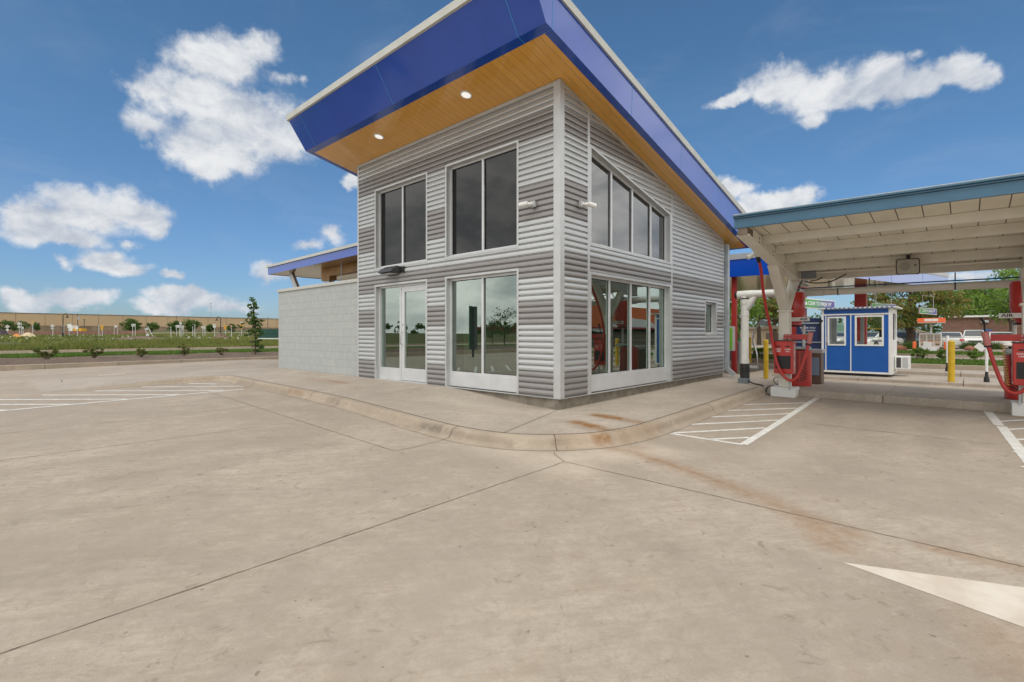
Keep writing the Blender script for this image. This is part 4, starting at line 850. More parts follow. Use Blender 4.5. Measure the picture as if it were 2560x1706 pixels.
mb = MB(); mb.tube(smooth_path([(6.33, -1.1, -.07), (6.1, -1.3, -.11), (5.9, -1.55, -.12), (5.62, -1.66, -.16), (5.45, -1.72, -.24), (5.30, -1.82, -.262), (5.22, -1.92, -.262)], 6), .016, 8); mb.tube(smooth_path([(5.45, -1.74, -.25), (5.55, -1.76, -.12), (5.75, -1.85, -.105), (5.9, -2.0, -.1)], 6), .013, 8)
mb.tube(smooth_path([(5.86, -1.93, -.11), (5.80, -1.82, .0), (5.85, -1.85, .1), (5.9, -1.95, .06)], 6), .009, 6); mb.build('cable', M['black'], cb, smooth=True)

# ------------------------------------------------------------------ vacuum stations
def station(cy, label):
    t = thing('vacuum_station', label, 'vacuum', (5.9, cy, -.13), 'vacuum stations on the canopy columns'); R_ = 'red'
    mb = MB(); mb.box(5.06, 5.315, cy-.235, cy+.135, .235, .945); bx_ = mb.build('control_box', M['red'], t, bevel=.012)
    mb = MB(); mb.box(5.045, 5.318, cy-.245, cy+.145, .946, .965); mb.build('lid', M['dgrey'], bx_)
    mb = MB(); mb.box(5.055, 5.0595, cy-.195, cy+.105, .345, .625); mb.build('screen', M['black'], bx_)
    mb = MB(); mb.box(5.10, 5.28, cy-.240, cy-.2355, .30, .90); mb.build('side_label', M['pink'], bx_)
    text('lettering', 'VACUUM', .085, (5.19, cy-.2415, .745), (0, 0, 1), M['letter'], bx_, up=(-1, 0, 0), ext=.001, bold=.001, squeeze=.72); text('lettering', 'HERE', .085, (5.19, cy-.2415, .46), (0, 0, 1), M['letter'], bx_, up=(-1, 0, 0), ext=.001, bold=.001, squeeze=.72)
    for yy, lns in ((cy+.045, ('WASH', 'HERE')), (cy-.135, ('CLEAN', 'CAR'))):
        for q, w_ in enumerate(lns): text('lettering', w_, .038, (5.0575, yy, .765-.045*q), (0, -1, 0), M['letter'], bx_, bold=.0008)
        g = MB(); g.prism([(yy-.045, .815), (yy+.045, .815), (yy+.045, .83), (yy, .85), (yy-.045, .83)], lambda a, o, z: (o, a, z), 5.0565, 5.0595); g.build('badge', M['black'], bx_)
    mb = MB(); mb.box(5.17, 5.20, cy-.16, cy-.13, -.1, .234); mb.build('leg', M['galv'], t)
    # nozzle bracket
    mb = MB(); mb.box(5.295, 5.322, cy-.50, cy-.0, .975, 1.09); br = mb.build('bracket', M['red'], t, bevel=.004)
    for yy in (cy-.04, cy-.11):
        for zz in (1.0, 1.065): 
            g = MB(); g.tube([(5.294, yy, zz), (5.288, yy, zz)], .012, 8); g.build('bolt', M['galv'], br)
    mb = MB(); mb.tube([(5.05, cy-.54, .90), (5.0, cy-.58, 1.13)], [.045, .05], 14); mb.build('nozzle', M['pink'], t, smooth=True)
    mb = MB(); mb.tube([(5.055, cy-.535, .88), (5.05, cy-.54, .905)], .055, 14); mb.build('nozzle_collar', M['black'], t)
    # canister with slots
    kx = 6.62; mb = MB(); mb.lathe(kx, cy+.0, [(-.13, .27), (-.125, .275), (.70, .275), (.71, .26)], 28); can = mb.build('canister', M['red'], t, smooth=True)
    mb = MB()
    for sgn_ in (-1, 1):
        for r in range(12):
            a0 = rad(196+sgn_*3); z0 = -.02+.057*r
            for k in range(4):
                b0, b1 = a0+sgn_*rad(7.5)*k, a0+sgn_*rad(7.5)*(k+1); zz0, zz1 = z0+.018*k, z0+.018*(k+1)
                mb.face([(kx+.279*math.cos(b0), cy+.279*math.sin(b0), zz0), (kx+.279*math.cos(b1), cy+.279*math.sin(b1), zz1), (kx+.279*math.cos(b1), cy+.279*math.sin(b1), zz1+.026), (kx+.279*math.cos(b0), cy+.279*math.sin(b0), zz0+.026)])
    sl = mb.build('vent_slots', M['black'], can)
    mb = MB(); mb.cyl(kx, cy, .711, .74, .19); mb.build('canister_neck', M['black'], can)
    mb = MB(); mb.tube([(kx-.12, cy-.14, .74), (kx-.12, cy-.14, 1.30)], .03, 14); mb.build('riser', M['white'], t, smooth=True)
    mb = MB(); mb.box(kx-.32, kx-.02, cy-.28, cy+.02, .735, .80); mb.build('coupling', M['galv'], t, bevel=.02)
    dx = 6.22; mb = MB(); mb.lathe(dx, cy, [(1.30, .15), (1.36, .15), (1.361, .185), (1.50, .20), (1.60, .225), (2.02, .225), (2.06, .20)], 28); sep = mb.build('separator', M['red'], t, smooth=True)
    mb = MB(); mb.lathe(dx, cy, [(1.265, .19), (1.275, .21), (1.299, .16)], 28); mb.build('lower_disc', M['black'], sep)
    mb = MB(); mb.lathe(dx, cy, [(2.06, .10), (2.13, .09)], 18); mb.build('outlet', M['pvc'], sep)
    mb = MB(); mb.tube([(dx, cy, 2.12), (dx+.75, cy, 2.10)], .085, 16); mb.build('duct_link', M['pvc'], t, smooth=True)
    mb = MB(); mb.box(5.90, 5.925, cy-.375, cy+.21, 1.385, 1.475); mb.box(5.925, 6.06, cy-.10, cy+.06, 1.41, 1.45); sg = mb.build('air_sign', M['white'], t)
    for yy in (cy+.10, cy-.265): text('lettering', 'AIR', .082, (5.898, yy, 1.43), (0, -1, 0), M['lblack'], sg, squeeze=1.25, bold=.001)
    # hose: from the arm, down, round and up to the nozzle
    k = sk(cy); pts = [(4.05, cy+.16, 2.60+k), (4.25, cy+.17, 2.45+k), (4.50, cy+.20, 2.05), (4.75, cy+.20, 1.62), (4.95, cy+.17, 1.20), (4.97, cy+.13, .86), (4.96, cy+.06, .52), (4.95, cy-.04, .27), (4.95, cy-.14, .145), (4.95, cy-.24, .115), (4.97, cy-.34, .20), (5.0, cy-.43, .46), (5.03, cy-.50, .74), (5.05, cy-.535, .89)]
    mb = MB(); mb.tube(smooth_path(pts, 8), .030, 12); mb.build('hose', M['hose'], t, smooth=True)
    mb = MB(); mb.tube([(3.90, cy+.13, 2.70+k), (4.08, cy+.16, 2.58+k)], [.045, .042], 14); mb.build('hose_cuff', M['black'], t, smooth=True)
    mb = MB(); mb.tube(smooth_path([(3.60, cy+.02, 2.66+k), (3.66, cy+.10, 2.74+k), (3.80, cy+.12, 2.73+k), (3.92, cy+.13, 2.69+k)], 5), .05, 14); mb.tube([(3.72, cy+.09, 2.72+k), (3.58, cy+.22, 2.60+k)], .042, 12); mb.build('hose_inlet', M['pvc'], t, smooth=True)
    mb = MB(); mb.tube(smooth_path([(5.95, cy-.55, .98), (5.92, cy-.56, 1.15), (5.90, cy-.57, 1.30), (5.93, cy-.62, 1.40)], 5), [.012]*10+[.022]*6, 8); mb.build('air_gun', M['black'], t, smooth=True)
    return t
station(CY[0], 'red vacuum station on the left canopy column beside the sidewalk')
MB.mir = CY[1]
st2 = station(CY[1], 'red vacuum station on the right canopy column with a coiled air hose'); MB.mir = None
mb = MB(); hl = []
for i in range(200):
    f = i/199; a = f*2*math.pi*16; hl.append((5.0+.026*math.cos(a), CY[1]+.36-.06*f+.026*math.sin(a), .93-.70*f))
mb.tube(hl, .006, 6); mb.build('coiled_hose', mat('brass coloured coil', (.45, .28, .06), .35, .4), st2, smooth=True)

# ------------------------------------------------------------------ pay canopy behind the bays
pc = thing('pay_canopy', 'large roof with royal blue fascia on red columns behind the bays', 'canopy', (18, 1, -.2))
A_, B_, C_, D_ = (11.6, -1.32, 3.12), (27.2, -4.45, 3.42), (28.5, 6.5, 3.5), (11.6, 9.0, 3.24)
Q = [Vector(p) for p in (A_, B_, C_, D_)]; mb = MB(); mb.face(Q); mb.build('soffit', M['soffit2'], pc)
H_ = Vector((0, 0, .61)); dn_ = Vector((0, 0, -.02)); F2 = Vector((0, 0, .80))
for i in range(4): 
    a, b = Q[i]+dn_, Q[(i+1) % 4]+dn_; mb = MB(); n_ = (b-a).cross(Vector((0, 0, 1))).normalized(); mb.hexa([a, b, b+n_*.03, a+n_*.03, a+H_, b+H_, b+H_+n_*.03, a+H_+n_*.03]); mb.build('fascia', M['blue'], pc)
    mb = MB(); mb.hexa([a+H_, b+H_, b+H_+n_*.06, a+H_+n_*.06, a+F2, b+F2, b+F2+n_*.08, a+F2+n_*.08]); mb.build('flashing', M['alum'], pc)
mb = MB(); mb.face([q+F2-Vector((0, 0, .05)) for q in Q]); mb.build('roof', M['roof'], pc)
for f in (.22, .48, .74):
    p = Q[0].lerp(Q[1], f)+dn_; n_ = (Q[1]-Q[0]).cross(Vector((0, 0, 1))).normalized(); mb = MB(); mb.bar(p+n_*.031, p+n_*.031+H_, .012, .004); mb.build('panel_seam', M['seam'], pc)
for (x, y, w_) in ((11.9, 1.06, .16), (12.35, -.90, .42), (19.9, -1.7, .42), (20.5, 5.5, .42)):
    mb = MB(); mb.box(x-w_/2, x+w_/2, y-w_/2, y+w_/2, -.3, 3.2+.02*(x-11.6)); mb.build('column', M['redcol'], pc, bevel=.01)

def clearance_sign(name, label, L, R_, h, thick=.05, word=True, drop=None):
    L, R_ = Vector(L), Vector(R_); d = (R_-L); w_ = d.length; x = d.normalized(); n_ = -x.cross(Vector((0, 0, 1))).normalized()
    up = Vector((0, 0, 1)); t = thing(name, label, 'sign', (L+R_)/2, 'hanging clearance signs')
    b = L-Vector((0, 0, h)); e = R_-Vector((0, 0, h)); mb = MB(); mb.hexa([b, e, e-n_*-thick, b-n_*-thick, L, R_, R_-n_*-thick, L-n_*-thick]); mb.build('board', M['white'], t)
    off = -n_*.003; m_ = .06*h*1.6
    def pq(f0, f1): a = L+d*f0+off; c = L+d*f1+off; return [a-up*(h-m_), c-up*(h-m_), c-up*m_, a-up*m_]
    e0 = m_/w_; cols = 10; mb = MB(); 
    for i in range(cols): mb.k = i; mb.face(pq(e0+(1-2*e0)*i/cols, e0+(1-2*e0)*(i+1)/cols))
    g0, g1 = np.array((.09, .36, .07)), np.array((.12, .11, .36)); ms = [mat('sign panel', tuple(g0+(g1-g0)*float(sm(i/(cols-1)))), .45) for i in range(cols)]
    mb.build('face', ms, t)
    if word: text('lettering', 'CLEAR TO WASH 7\'4"', h*.56, (L+R_)/2-up*(h*.5)-n_*.006, x, M['letter'], t, squeeze=w_*.80/(h*.56*10.4), bold=.008*h)
    if drop:
        for f in (.18, .82): p = L+d*f; mb = MB(); mb.tube([p+n_*.02, p+n_*.02+Vector((0, 0, drop))], .012, 8); mb.build('hanger', M['white'], t)
        a = L+d*.12+Vector((0, 0, drop))+n_*.02; c = L+d*.88+Vector((0, 0, drop))+n_*.02; mb = MB(); mb.tube([a, c], .014, 8); mb.build('hanger_rail', M['lgrey'], t)
        for f in (.15, .55): p = L+d*f+Vector((0, 0, drop))+n_*.02; mb = MB(); mb.tube([p, (p.x, p.y, 3.5)], .02, 8); mb.build('drop_rod', M['black'], t)
    return t
s1 = clearance_sign('clearance_sign', 'green to violet clearance sign fixed to the big red column by the booth', gx(2009.5, 745, 12.0), dep(2087.5, 752.5, 17.35), .335)
mb = MB(); mb.bar(Vector(gx(2009.5, 760, 12.0))+Vector((.04, .02, 0)), (12.1, -1.2, 2.12), .05, .1); mb.build('bracket', M['white'], s1)
q0 = dep(2300, 769, 24.6); q1 = dep(2342, 773, 25.4)
clearance_sign('clearance_sign', 'green to violet clearance sign hung on rods above the orange roofed menu board', q0, q1, .30, .06, True, .62)
q0 = dep(2180, 758.8, 21.5); q1 = dep(2240, 761, 22.3)
clearance_sign('clearance_sign', 'clearance sign hung on rods behind the booth roof, only its top showing', q0, q1, .28, .06, True, .5)

# ------------------------------------------------------------------ attendant booth
BX0, BX1, BY0, BY1, BZ0, BZ1 = 11.15, 12.55, -3.55, -1.80, -.08, 1.86
bt = thing('attendant_booth', 'blue attendant booth with white trim and sliding door on the island', 'booth', (11.8, -2.7, -.155))
w0, w1 = .74, 1.72       # window sill and head
pn = MB(); T_ = .045
dy0, dy1 = -2.42, -1.93   # door leaf and right panel on the -X face (seen), windows in both
def face_x(x0, x1, ya, yb, ops, m, name, za=BZ0+.06, zb=BZ1-.02):
    mb = MB(); ys = ya
    for (oa, ob) in ops: mb.box(x0, x1, ys, oa, za, zb); mb.box(x0, x1, oa, ob, za, w0); mb.box(x0, x1, oa, ob, w1, zb); ys = ob
    mb.box(x0, x1, ys, yb, za, zb); return mb.build(name, m, bt)
WINR = (-3.36, -2.66); WIND = (-2.42, -1.97)
face_x(BX0, BX0+T_, BY0+.08, -2.56, [WINR], M['boothblue'], 'front_panel', zb=1.60 if False else BZ1-.20)
mb = MB(); x0, x1 = BX0+.02, BX0+T_+.02
for a, b, za, zb in ((-2.54, WIND[0], BZ0+.08, 1.66), (WIND[0], WIND[1], BZ0+.08, w0), (WIND[0], WIND[1], 1.62, 1.66), (WIND[1], -1.93, BZ0+.08, 1.66)): mb.box(x0, x1, a, b, za, zb)
dr = mb.build('sliding_door', M['boothblue'], bt)
mb = MB(); mb.box(BX0+.01, BX0+T_+.01, -1.90, BY1-.06, BZ0+.06, 1.66); mb.build('end_panel', M['boothblue'], bt)
mb = MB(); mb.box(BX0, BX0+T_, BY0+.08, BY1-.04, 1.71, BZ1-.02); mb.build('header_panel', M['boothblue'], bt)
mb = MB()
for a in (BY0, BY1-.06): mb.box(BX0-.012, BX0+.06, a, a+(.08 if a == BY0 else .06), BZ0, BZ1-.015)
mb.box(BX0-.012, BX0+.05, BY0+.081, BY1-.061, 1.665, 1.708); mb.box(BX0-.012, BX0+.05, BY0+.081, BY1-.061, BZ0, BZ0+.055); mb.box(BX0-.012, BX0+.05, -2.572, -2.545, BZ0+.056, 1.664); mb.box(BX0-.012, BX0+.05, -1.925, -1.90, BZ0+.056, 1.664)
mb.build('trim', M['white'], bt, bevel=.003)
def bwin(a, b, x, zb_, zt_, par):
    mb = MB(); e = .045
    mb.box(x-.02, x+.05, a-e, a, zb_-e, zt_+e); mb.box(x-.02, x+.05, b, b+e, zb_-e, zt_+e); mb.box(x-.02, x+.05, a, b, zb_-e, zb_); mb.box(x-.02, x+.05, a, b, zt_, zt_+e); fr = mb.build('window_frame', M['white'], par, bevel=.003)
    g = MB(); g.face([(x+.02, a, zb_), (x+.02, b, zb_), (x+.02, b, zt_), (x+.02, a, zt_)]); g.build('pane', M['glass_booth'], fr)
bwin(WINR[0]+.045, WINR[1]-.045, BX0, w0+.045, 1.60, bt); bwin(WIND[0]+.03, WIND[1]-.03, BX0+.02, w0+.045, 1.58, dr)
g = MB(); g.box(BX0-.0, BX0+.02, -1.965, -1.935, .90, .98); g.build('lock', M['galv'], dr); g = MB(); g.tube([(BX0+.02, -1.95, .85), (BX0-.05, -1.95, .85)], [.02, .032], 12); g.build('handle', M['chrome'], dr, smooth=True)
# far walls with their own windows so one sees through
mb = MB(); x0, x1 = BX1-T_, BX1
for a, b, za, zb in ((BY0+.05, -3.4, BZ0, BZ1), (-3.4, -2.72, BZ0, .62), (-3.4, -2.72, 1.70, BZ1), (-2.72, -2.62, BZ0, BZ1), (-2.62, -1.98, BZ0, .86), (-2.62, -1.98, 1.70, BZ1), (-1.98, BY1-.05, BZ0, BZ1)): mb.box(x0, x1, a, b, za, zb)
mb.build('rear_wall', M['white'], bt)
mb = MB()
for yy in (BY0, BY1-T_):
    for a, b, za, zb in ((BX0+.061, BX0+.25, BZ0, BZ1-.02), (BX0+.25, BX1-.25, BZ0, .92), (BX0+.25, BX1-.25, 1.70, BZ1-.02), (BX1-.25, BX1-.001, BZ0, BZ1-.02)): mb.box(a, b, yy, yy+T_, za, zb)
mb.build('side_wall', M['white'], bt)
mb = MB(); mb.box(BX0+.06, BX1-.05, BY0+.05, BY1-.05, BZ0, BZ0+.04); mb.build('floor', M['dgrey'], bt)
mb = MB(); mb.box(BX0-.10, BX1+.15, BY0-.13, BY1+.12, BZ1, BZ1+.035); rf = mb.build('roof', M['white'], bt)
for k in range(15):
    a = BY0-.05+.115*k; mb = MB(); x = BX0-.104; mb.prism([(a, BZ1+.004), (a+.035, BZ1+.018), (a, BZ1+.032), (a+.05, BZ1+.032), (a+.085, BZ1+.018), (a+.05, BZ1+.004)], lambda q, o, z: (o, q, z), x, x+.003); mb.build('chevron', M['boothblue'], rf)
mb = MB(); mb.box(BX0+.05, BX1-.1, BY0+.1, BY1-.1, -.155, BZ0-.001); mb.build('skid', M['black'], bt)
mb = MB(); mb.box(11.75, 12.2, BY0-.36, BY0-.01, .06, .44); ac = mb.build('air_conditioner', M['white'], bt, bevel=.01)
mb = MB(); mb.box(11.745, 11.7495, BY0-.16, BY0-.05, .10, .40); mb.build('grille', M['dgrey'], ac); mb = MB(); mb.box(11.745, 11.7495, BY0-.32, BY0-.19, .10, .40); mb.build('vent', M['lgrey'], ac)
# monitor seen on the counter inside
mb = MB(); mb.box(11.9, 12.35, -3.45, -3.0, .86, .90); mb.build('counter', M['lgrey'], bt)
mn = thing('monitor', 'black monitor on the counter inside the booth', 'monitor', (12.0, -3.25, .90)); mb = MB(); mb.box(11.98, 12.02, -3.44, -3.16, 1.0, 1.22); mb.build('screen', M['black'], mn, bevel=.01); mb = MB(); mb.box(11.97, 12.03, -3.33, -3.27, .902, 1.0); mb.build('stand', M['black'], mn)

# ------------------------------------------------------------------ cabinets, bins, kiosks, bollards, gates
def bollard(label, x, y, z, h, r, m, g):
    t = thing('bollard', label, 'bollard', (x, y, z), g); mb = MB(); mb.cyl(x, y, z, z+h-.03, r, 18); mb.build('post', m, t, smooth=True)
    mb = MB(); mb.lathe(x, y, [(z+h-.0295, r), (z+h-.012, r*.86), (z+h, r*.5)], 18); mb.build('cap', m, t, smooth=True); return t
bollard('yellow bollard on the island just left of the red vacuum box', 8.14, -1.02, -.14, 1.08, .062, M['yellow'], 'yellow bollards')
bollard('yellow bollard half hidden behind the white pvc pipe', 15.6, 1.65, -.13, 1.09, .06, M['yellow'], 'yellow bollards')
bollard('yellow bollard standing alone in the lane right of the booth', 10.52, -4.84, -.155, 1.08, .072, M['yellow'], 'yellow bollards')
bollard('orange bollard left of the menu board', 35.93, -2.62, -.08, .66, .1, M['orange'], 'orange bollards'); bollard('orange bollard right of the menu board', 36.64, -4.19, -.08, .66, .1, M['orange'], 'orange bollards')
t = thing('litter_bin', 'tall brown steel litter bin beside the red canister', 'bin', (7.45, -2.3, -.13)); mb = MB(); mb.box(7.28, 7.62, -2.50, -2.10, -.13, .62); mb.build('body', M['brown'], t, bevel=.01)
mb = MB(); mb.box(7.26, 7.64, -2.52, -2.08, .621, .72); mb.build('lid', M['lgrey'], t, bevel=.015); mb = MB(); mb.box(7.272, 7.279, -2.46, -2.2, .08, .52); mb.build('notice', mat('pale blue notice', (.2, .32, .45), .5), t); 
t = thing('vending_cabinet', 'navy blue supply cabinet with shelf and white thank you lettering', 'cabinet', (11.5, -1.45, -.155))
mb = MB(); mb.box(11.35, 11.95, -1.76, -1.05, -.155, .18); mb.build('base', M['conc'], t); mb = MB(); mb.box(11.33, 11.38, -1.76, -1.06, .181, .82); mb.box(11.381, 11.95, -1.76, -1.06, .181, .24); mb.build('lower_bay', M['cabblue'], t)
mb = MB(); mb.box(11.30, 11.95, -1.77, -1.05, .821, .85); mb.build('shelf', M['galv'], t); mb = MB(); mb.box(11.32, 11.95, -1.76, -1.06, .851, 1.42); up_ = mb.build('upper_bay', M['cabblue'], t); mb = MB(); mb.box(11.30, 11.95, -1.77, -1.05, 1.421, 1.46); mb.build('top_rail', M['galv'], t); mb = MB(); mb.box(11.33, 11.9, -1.75, -1.07, 1.461, 1.60); mb.build('hood', M['cabblue'], t)
text('lettering', 'THANK YOU', .075, (11.317, -1.38, 1.29), (0, -1, 0), M['letter'], up_); text('lettering', 'FOR VISITING', .065, (11.317, -1.40, 1.20), (0, -1, 0), M['letter'], up_)
mb = MB(); mb.prism([(-1.40+.13*math.cos(a)*(1), 1.02+.10*math.sin(a)) for a in np.linspace(0, 2*math.pi, 20, endpoint=False)], lambda a, o, z: (o, a, z), 11.314, 11.3195); mb.build('emblem', M['signgreen'], up_)
mb = MB(); mb.prism([(-1.40+.10*math.cos(a), 1.02+.035*math.sin(a)) for a in np.linspace(0, 2*math.pi, 16, endpoint=False)], lambda a, o, z: (o, a, z), 11.311, 11.3135); mb.build('emblem_band', mat('silver', (.3, .36, .33), .4), up_)
mb = MB(); mb.box(11.28, 11.33, -1.20, -1.10, .20, .45); mb.build('meter_box', M['grey'], t)
t = thing('pay_kiosk', 'green fronted pay kiosk on a thin red post by the downspout', 'kiosk', (11.3, 1.0, -.14)); mb = MB(); mb.box(11.2, 11.45, .88, 1.13, .50, 1.36); mb.build('cabinet', M['lgrey'], t, bevel=.01); mb = MB(); mb.box(11.193, 11.1995, .90, 1.10, .56, 1.30); mb.build('front', M['green'], t); mb = MB(); mb.box(11.22, 11.42, 1.131, 1.22, -.14, 1.40); mb.build('side_post', M['boothblue'], t)
t = thing('pay_kiosk', 'dark fronted grey kiosk low behind the white pvc pipe', 'kiosk', (14.6, 1.85, -.13)); mb = MB(); mb.box(14.5, 14.9, 1.70, 2.15, -.13, .80); mb.build('cabinet', M['lgrey'], t, bevel=.015); mb = MB(); mb.box(14.49, 14.4995, 1.76, 2.10, .0, .70); mb.build('front', M['grey'], t); mb = MB(); mb.lathe(14.7, 1.8, [(.801, .08), (.92, .07), (.95, .03)], 14); mb.build('beacon', M['signgreen'], t)
def goose(label, p, q):
    t = thing('reader_post', label, 'reader post', p, 'curved steel reader posts'); x, y, z = p; dx = Vector((-.15, -.99, 0)).normalized()
    pts = [Vector((x, y, z))+dx*a+Vector((0, 0, b)) for a, b in ((0, 0), (.0, .45), (-.10, .85), (-.14, 1.15), (-.05, 1.42), (.08, 1.60), (.14, 1.66))]
    mb = MB(); mb.tube(smooth_path(pts, 6), .035, 12); mb.build('stem', M['chrome'], t, smooth=True)
    h = pts[-1]; mb = MB(); mb.bar(h-dx*.03+Vector((0, 0, .02)), h+dx*.22-Vector((0, 0, .14)) + Vector((0, 0, .10)), .16, .18); mb.build('reader', M['grey'], t, bevel=.012)
    mb = MB(); mb.box(x-.12, x+.12, y-.02, y+.28, z, z+.09); mb.build('foot', M['lgrey'], t, bevel=.01)
goose('curved steel post with a grey reader, beside the yellow bollard', (12.43, .45, -.155), 0); goose('curved steel post with a reader, half behind the canopy column', (12.9, -.75, -.155), 0)
def gate(label, x, y, z, h):
    t = thing('lane_gate', label, 'gate', (x, y, z), 'raised lane gates'); mb = MB(); mb.tube([(x, y, z+.26), (x+.02, y, z+h)], [.028, .04], 12); mb.build('arm', M['white'], t, smooth=True); mb = MB(); mb.lathe(x, y, [(z, .06), (z+.10, .055), (z+.15, .035), (z+.27, .03)], 14); mb.build('pivot', M['black'], t, smooth=True)
gate('white raised gate arm just behind the yellow bollard', 14.9, -4.68, -.13, 1.17); gate('white raised gate arm nearest the right hand vacuum station', 11.1, -5.52, -.155, 1.17)
def tilted(label, p, tilt, w_, h_, zg):
    t = thing('notice_board', label, 'notice', (p[0], p[1], zg), 'tilted white notices'); c = Vector(p); a = Vector((0, -math.cos(tilt), math.sin(tilt))); b = Vector((0, math.sin(tilt), math.cos(tilt))); f = [c+a*(w_/2*i)+b*(h_/2*j) for i, j in ((-1, -1), (1, -1), (1, 1), (-1, 1))]
    mb = MB(); o = Vector((.015, 0, 0)); mb.hexa(f+[q+o for q in f]); mb.build('sheet', M['white'], t); mb = MB(); mb.tube([(p[0]+.03, p[1], zg), (p[0]+.03, p[1], p[2])], .008, 6); mb.build('stake', M['dgrey'], t)
tilted('white square notice slightly tilted in front of the menu board', dep(2160+655/4.1275, 640+915/4.1275, 24), rad(-9), .32, .26, -.19); tilted('white square notice tipped on its corner before the white car', dep(2160+1200/4.1275, 640+942/4.1275, 24), rad(-40), .36, .28, -.19)

# ------------------------------------------------------------------ trees and shrubs
def leaves(c, n, sx, sy, sz, size, nb, rgen, flat=0., shell=.75):
    """leaf quads gathered in clumps through an ellipsoid"""
    u = rgen.normal(size=(nb, 3)); u /= np.linalg.norm(u, axis=1)[:, None]; r = rgen.uniform(.35, 1, nb)**.6
    C_ = u*r[:, None]*np.array([sx, sy, sz])*.82; br = rgen.uniform(.18, .42, nb)*min(sx, sy, sz)*1.15
    k = rgen.integers(0, nb, n); q = rgen.normal(size=(n, 3)); q /= np.linalg.norm(q, axis=1)[:, None]; q *= (rgen.uniform(.2, 1, n)**shell)[:, None]
    q[:, 2] *= (1-flat); P = C_[k]+q*br[k][:, None]*np.array([1.15, 1.15, .85]); s_ = size*rgen.uniform(.55, 1.25, n)
    a = rgen.normal(size=(n, 3)); a /= np.linalg.norm(a, axis=1)[:, None]; b = np.cross(a, rgen.normal(size=(n, 3))); b /= np.linalg.norm(b, axis=1)[:, None]
    a *= s_[:, None]*.5; b *= s_[:, None]*.32; P = P+np.array(c)
    return np.stack([P-a, P+b*.9-a*.1, P+a, P-b*.9-a*.1], 1).reshape(-1, 3), np.arange(n*4).reshape(n, 4), C_+np.array(c)
def tree(name, label, cat, x, y, z, h, rx, base, m, n, leaf, nb=26, ry=None, group=None, tr=.09, seed=0, flat=0., m2=None, lean=0.):
    g = np.random.default_rng(seed+11); t = thing(name, label, cat, (x, y, z), group); ry = ry or rx; cz = z+(base+h)/2; sz = (h-base)/2
    v, f, C_ = leaves((x+lean, y, cz), n, rx, ry, sz, leaf, nb, g, flat)
    mb = MB(); top = (x+lean*.9, y, z+base+(h-base)*.72); mid = (x+lean*.3+.05*h*(g.random()-.5), y, z+base*.8)
    mb.tube(smooth_path([(x, y, z-.1), mid, (x+lean*.6, y+.03*h*(g.random()-.5), cz), top], 4), list(np.linspace(tr*1.25, tr*.22, 13)), 9)
    for c in C_[:min(nb, 14)]:
        hz0 = max(z+base*.7, min(c[2]-.15*h, z+h*.7)); s0 = Vector((x+lean*(hz0-z)/h, y, hz0)); e = Vector(c); md = s0.lerp(e, .5)+Vector((0, 0, .04*h)); mb.tube([s0, md, e], [tr*.4, tr*.24, tr*.08], 6)
    mb.build('trunk', M['bark'], t, smooth=True)
    mi = None
    if m2: mi = (g.random(n) < .4).astype(int)
    npmesh('crown', v, f, [m]+([m2] if m2 else []), t, mi); return t
def shrub(label, x, y, z, h, r, m, seed, group, n=420, leaf=.07, cat='shrub', m2=None):
    g = np.random.default_rng(seed); t = thing('shrub', label, cat, (x, y, z), group); v, f, C_ = leaves((x, y, z+h*.55), n, r, r, h*.45, leaf, 12, g); mb = MB()
    for c in C_: mb.tube([(x, y, z-.02), ((x*.4+c[0]*.6), (y*.4+c[1]*.6), z+(c[2]-z)*.5), tuple(c)], [.012, .009, .004], 5)
    mb.build('stem', M['bark'], t); npmesh('foliage', v, f, [m]+([m2] if m2 else []), t, (g.random(n) < .4).astype(int) if m2 else None); return t
KS = 'low shrubs in the mulch bed'
for i, (x, y, h, r, lb, n) in enumerate(((-4.34, 25.5, .62, .52, 'green and red shrub in the mulch bed, leftmost and widest', 620), (-2.72, 25.4, .58, .42, 'bushy red tipped shrub in the mulch, second from the left', 560), (-.91, 25.3, .44, .28, 'tiny sparse shrub in the middle of the mulch bed', 220), (.81, 24.8, .66, .38, 'tall thin shrub with bare twigs in the mulch bed', 300), (2.39, 24.2, .42, .32, 'low round shrub in the mulch left of the young tree', 300))):
    shrub(lb, x, y, -.06, h*1.1, r*1.05, M['leafr'], 40+i, KS, int(n*1.8), .085, m2=M['leaf2'])
t = tree('young_tree', 'slender young tree staked in the mulch bed near the block wall', 'tree', 4.4, 25.1, -.06, 3.42, .34, 1.5, M['leaf2'], 620, .13, 34, seed=3, tr=.035, lean=-.12, m2=M['leaf'])
YT = [((4.30, 25.1, 1.55), 420, .50, .55, 17), ((4.30, 25.05, 1.15), 300, .62, .30, 13), ((4.40, 25.05, .72), 190, .34, .40, 9), ((4.48, 25.0, .22), 220, .42, .34, 9), ((3.75, 25.2, 1.62), 60, .26, .22, 4), ((4.85, 25.2, 1.75), 50, .2, .22, 4)]
V, F_ = [], []
for i, (c, n, r, rz_, nb) in enumerate(YT): v, f, _ = leaves(c, n, r, r, rz_, .13, nb, np.random.default_rng(60+i)); F_.append(f+sum(len(q) for q in V)); V.append(v)
npmesh('lower_crown', np.concatenate(V), np.concatenate(F_), M['leaf2'], t)
mb = MB(); mb.tube([(4.20, 25.0, -.1), (4.20, 25.0, 1.2)], .025, 8); mb.build('stake', M['brown'], t)

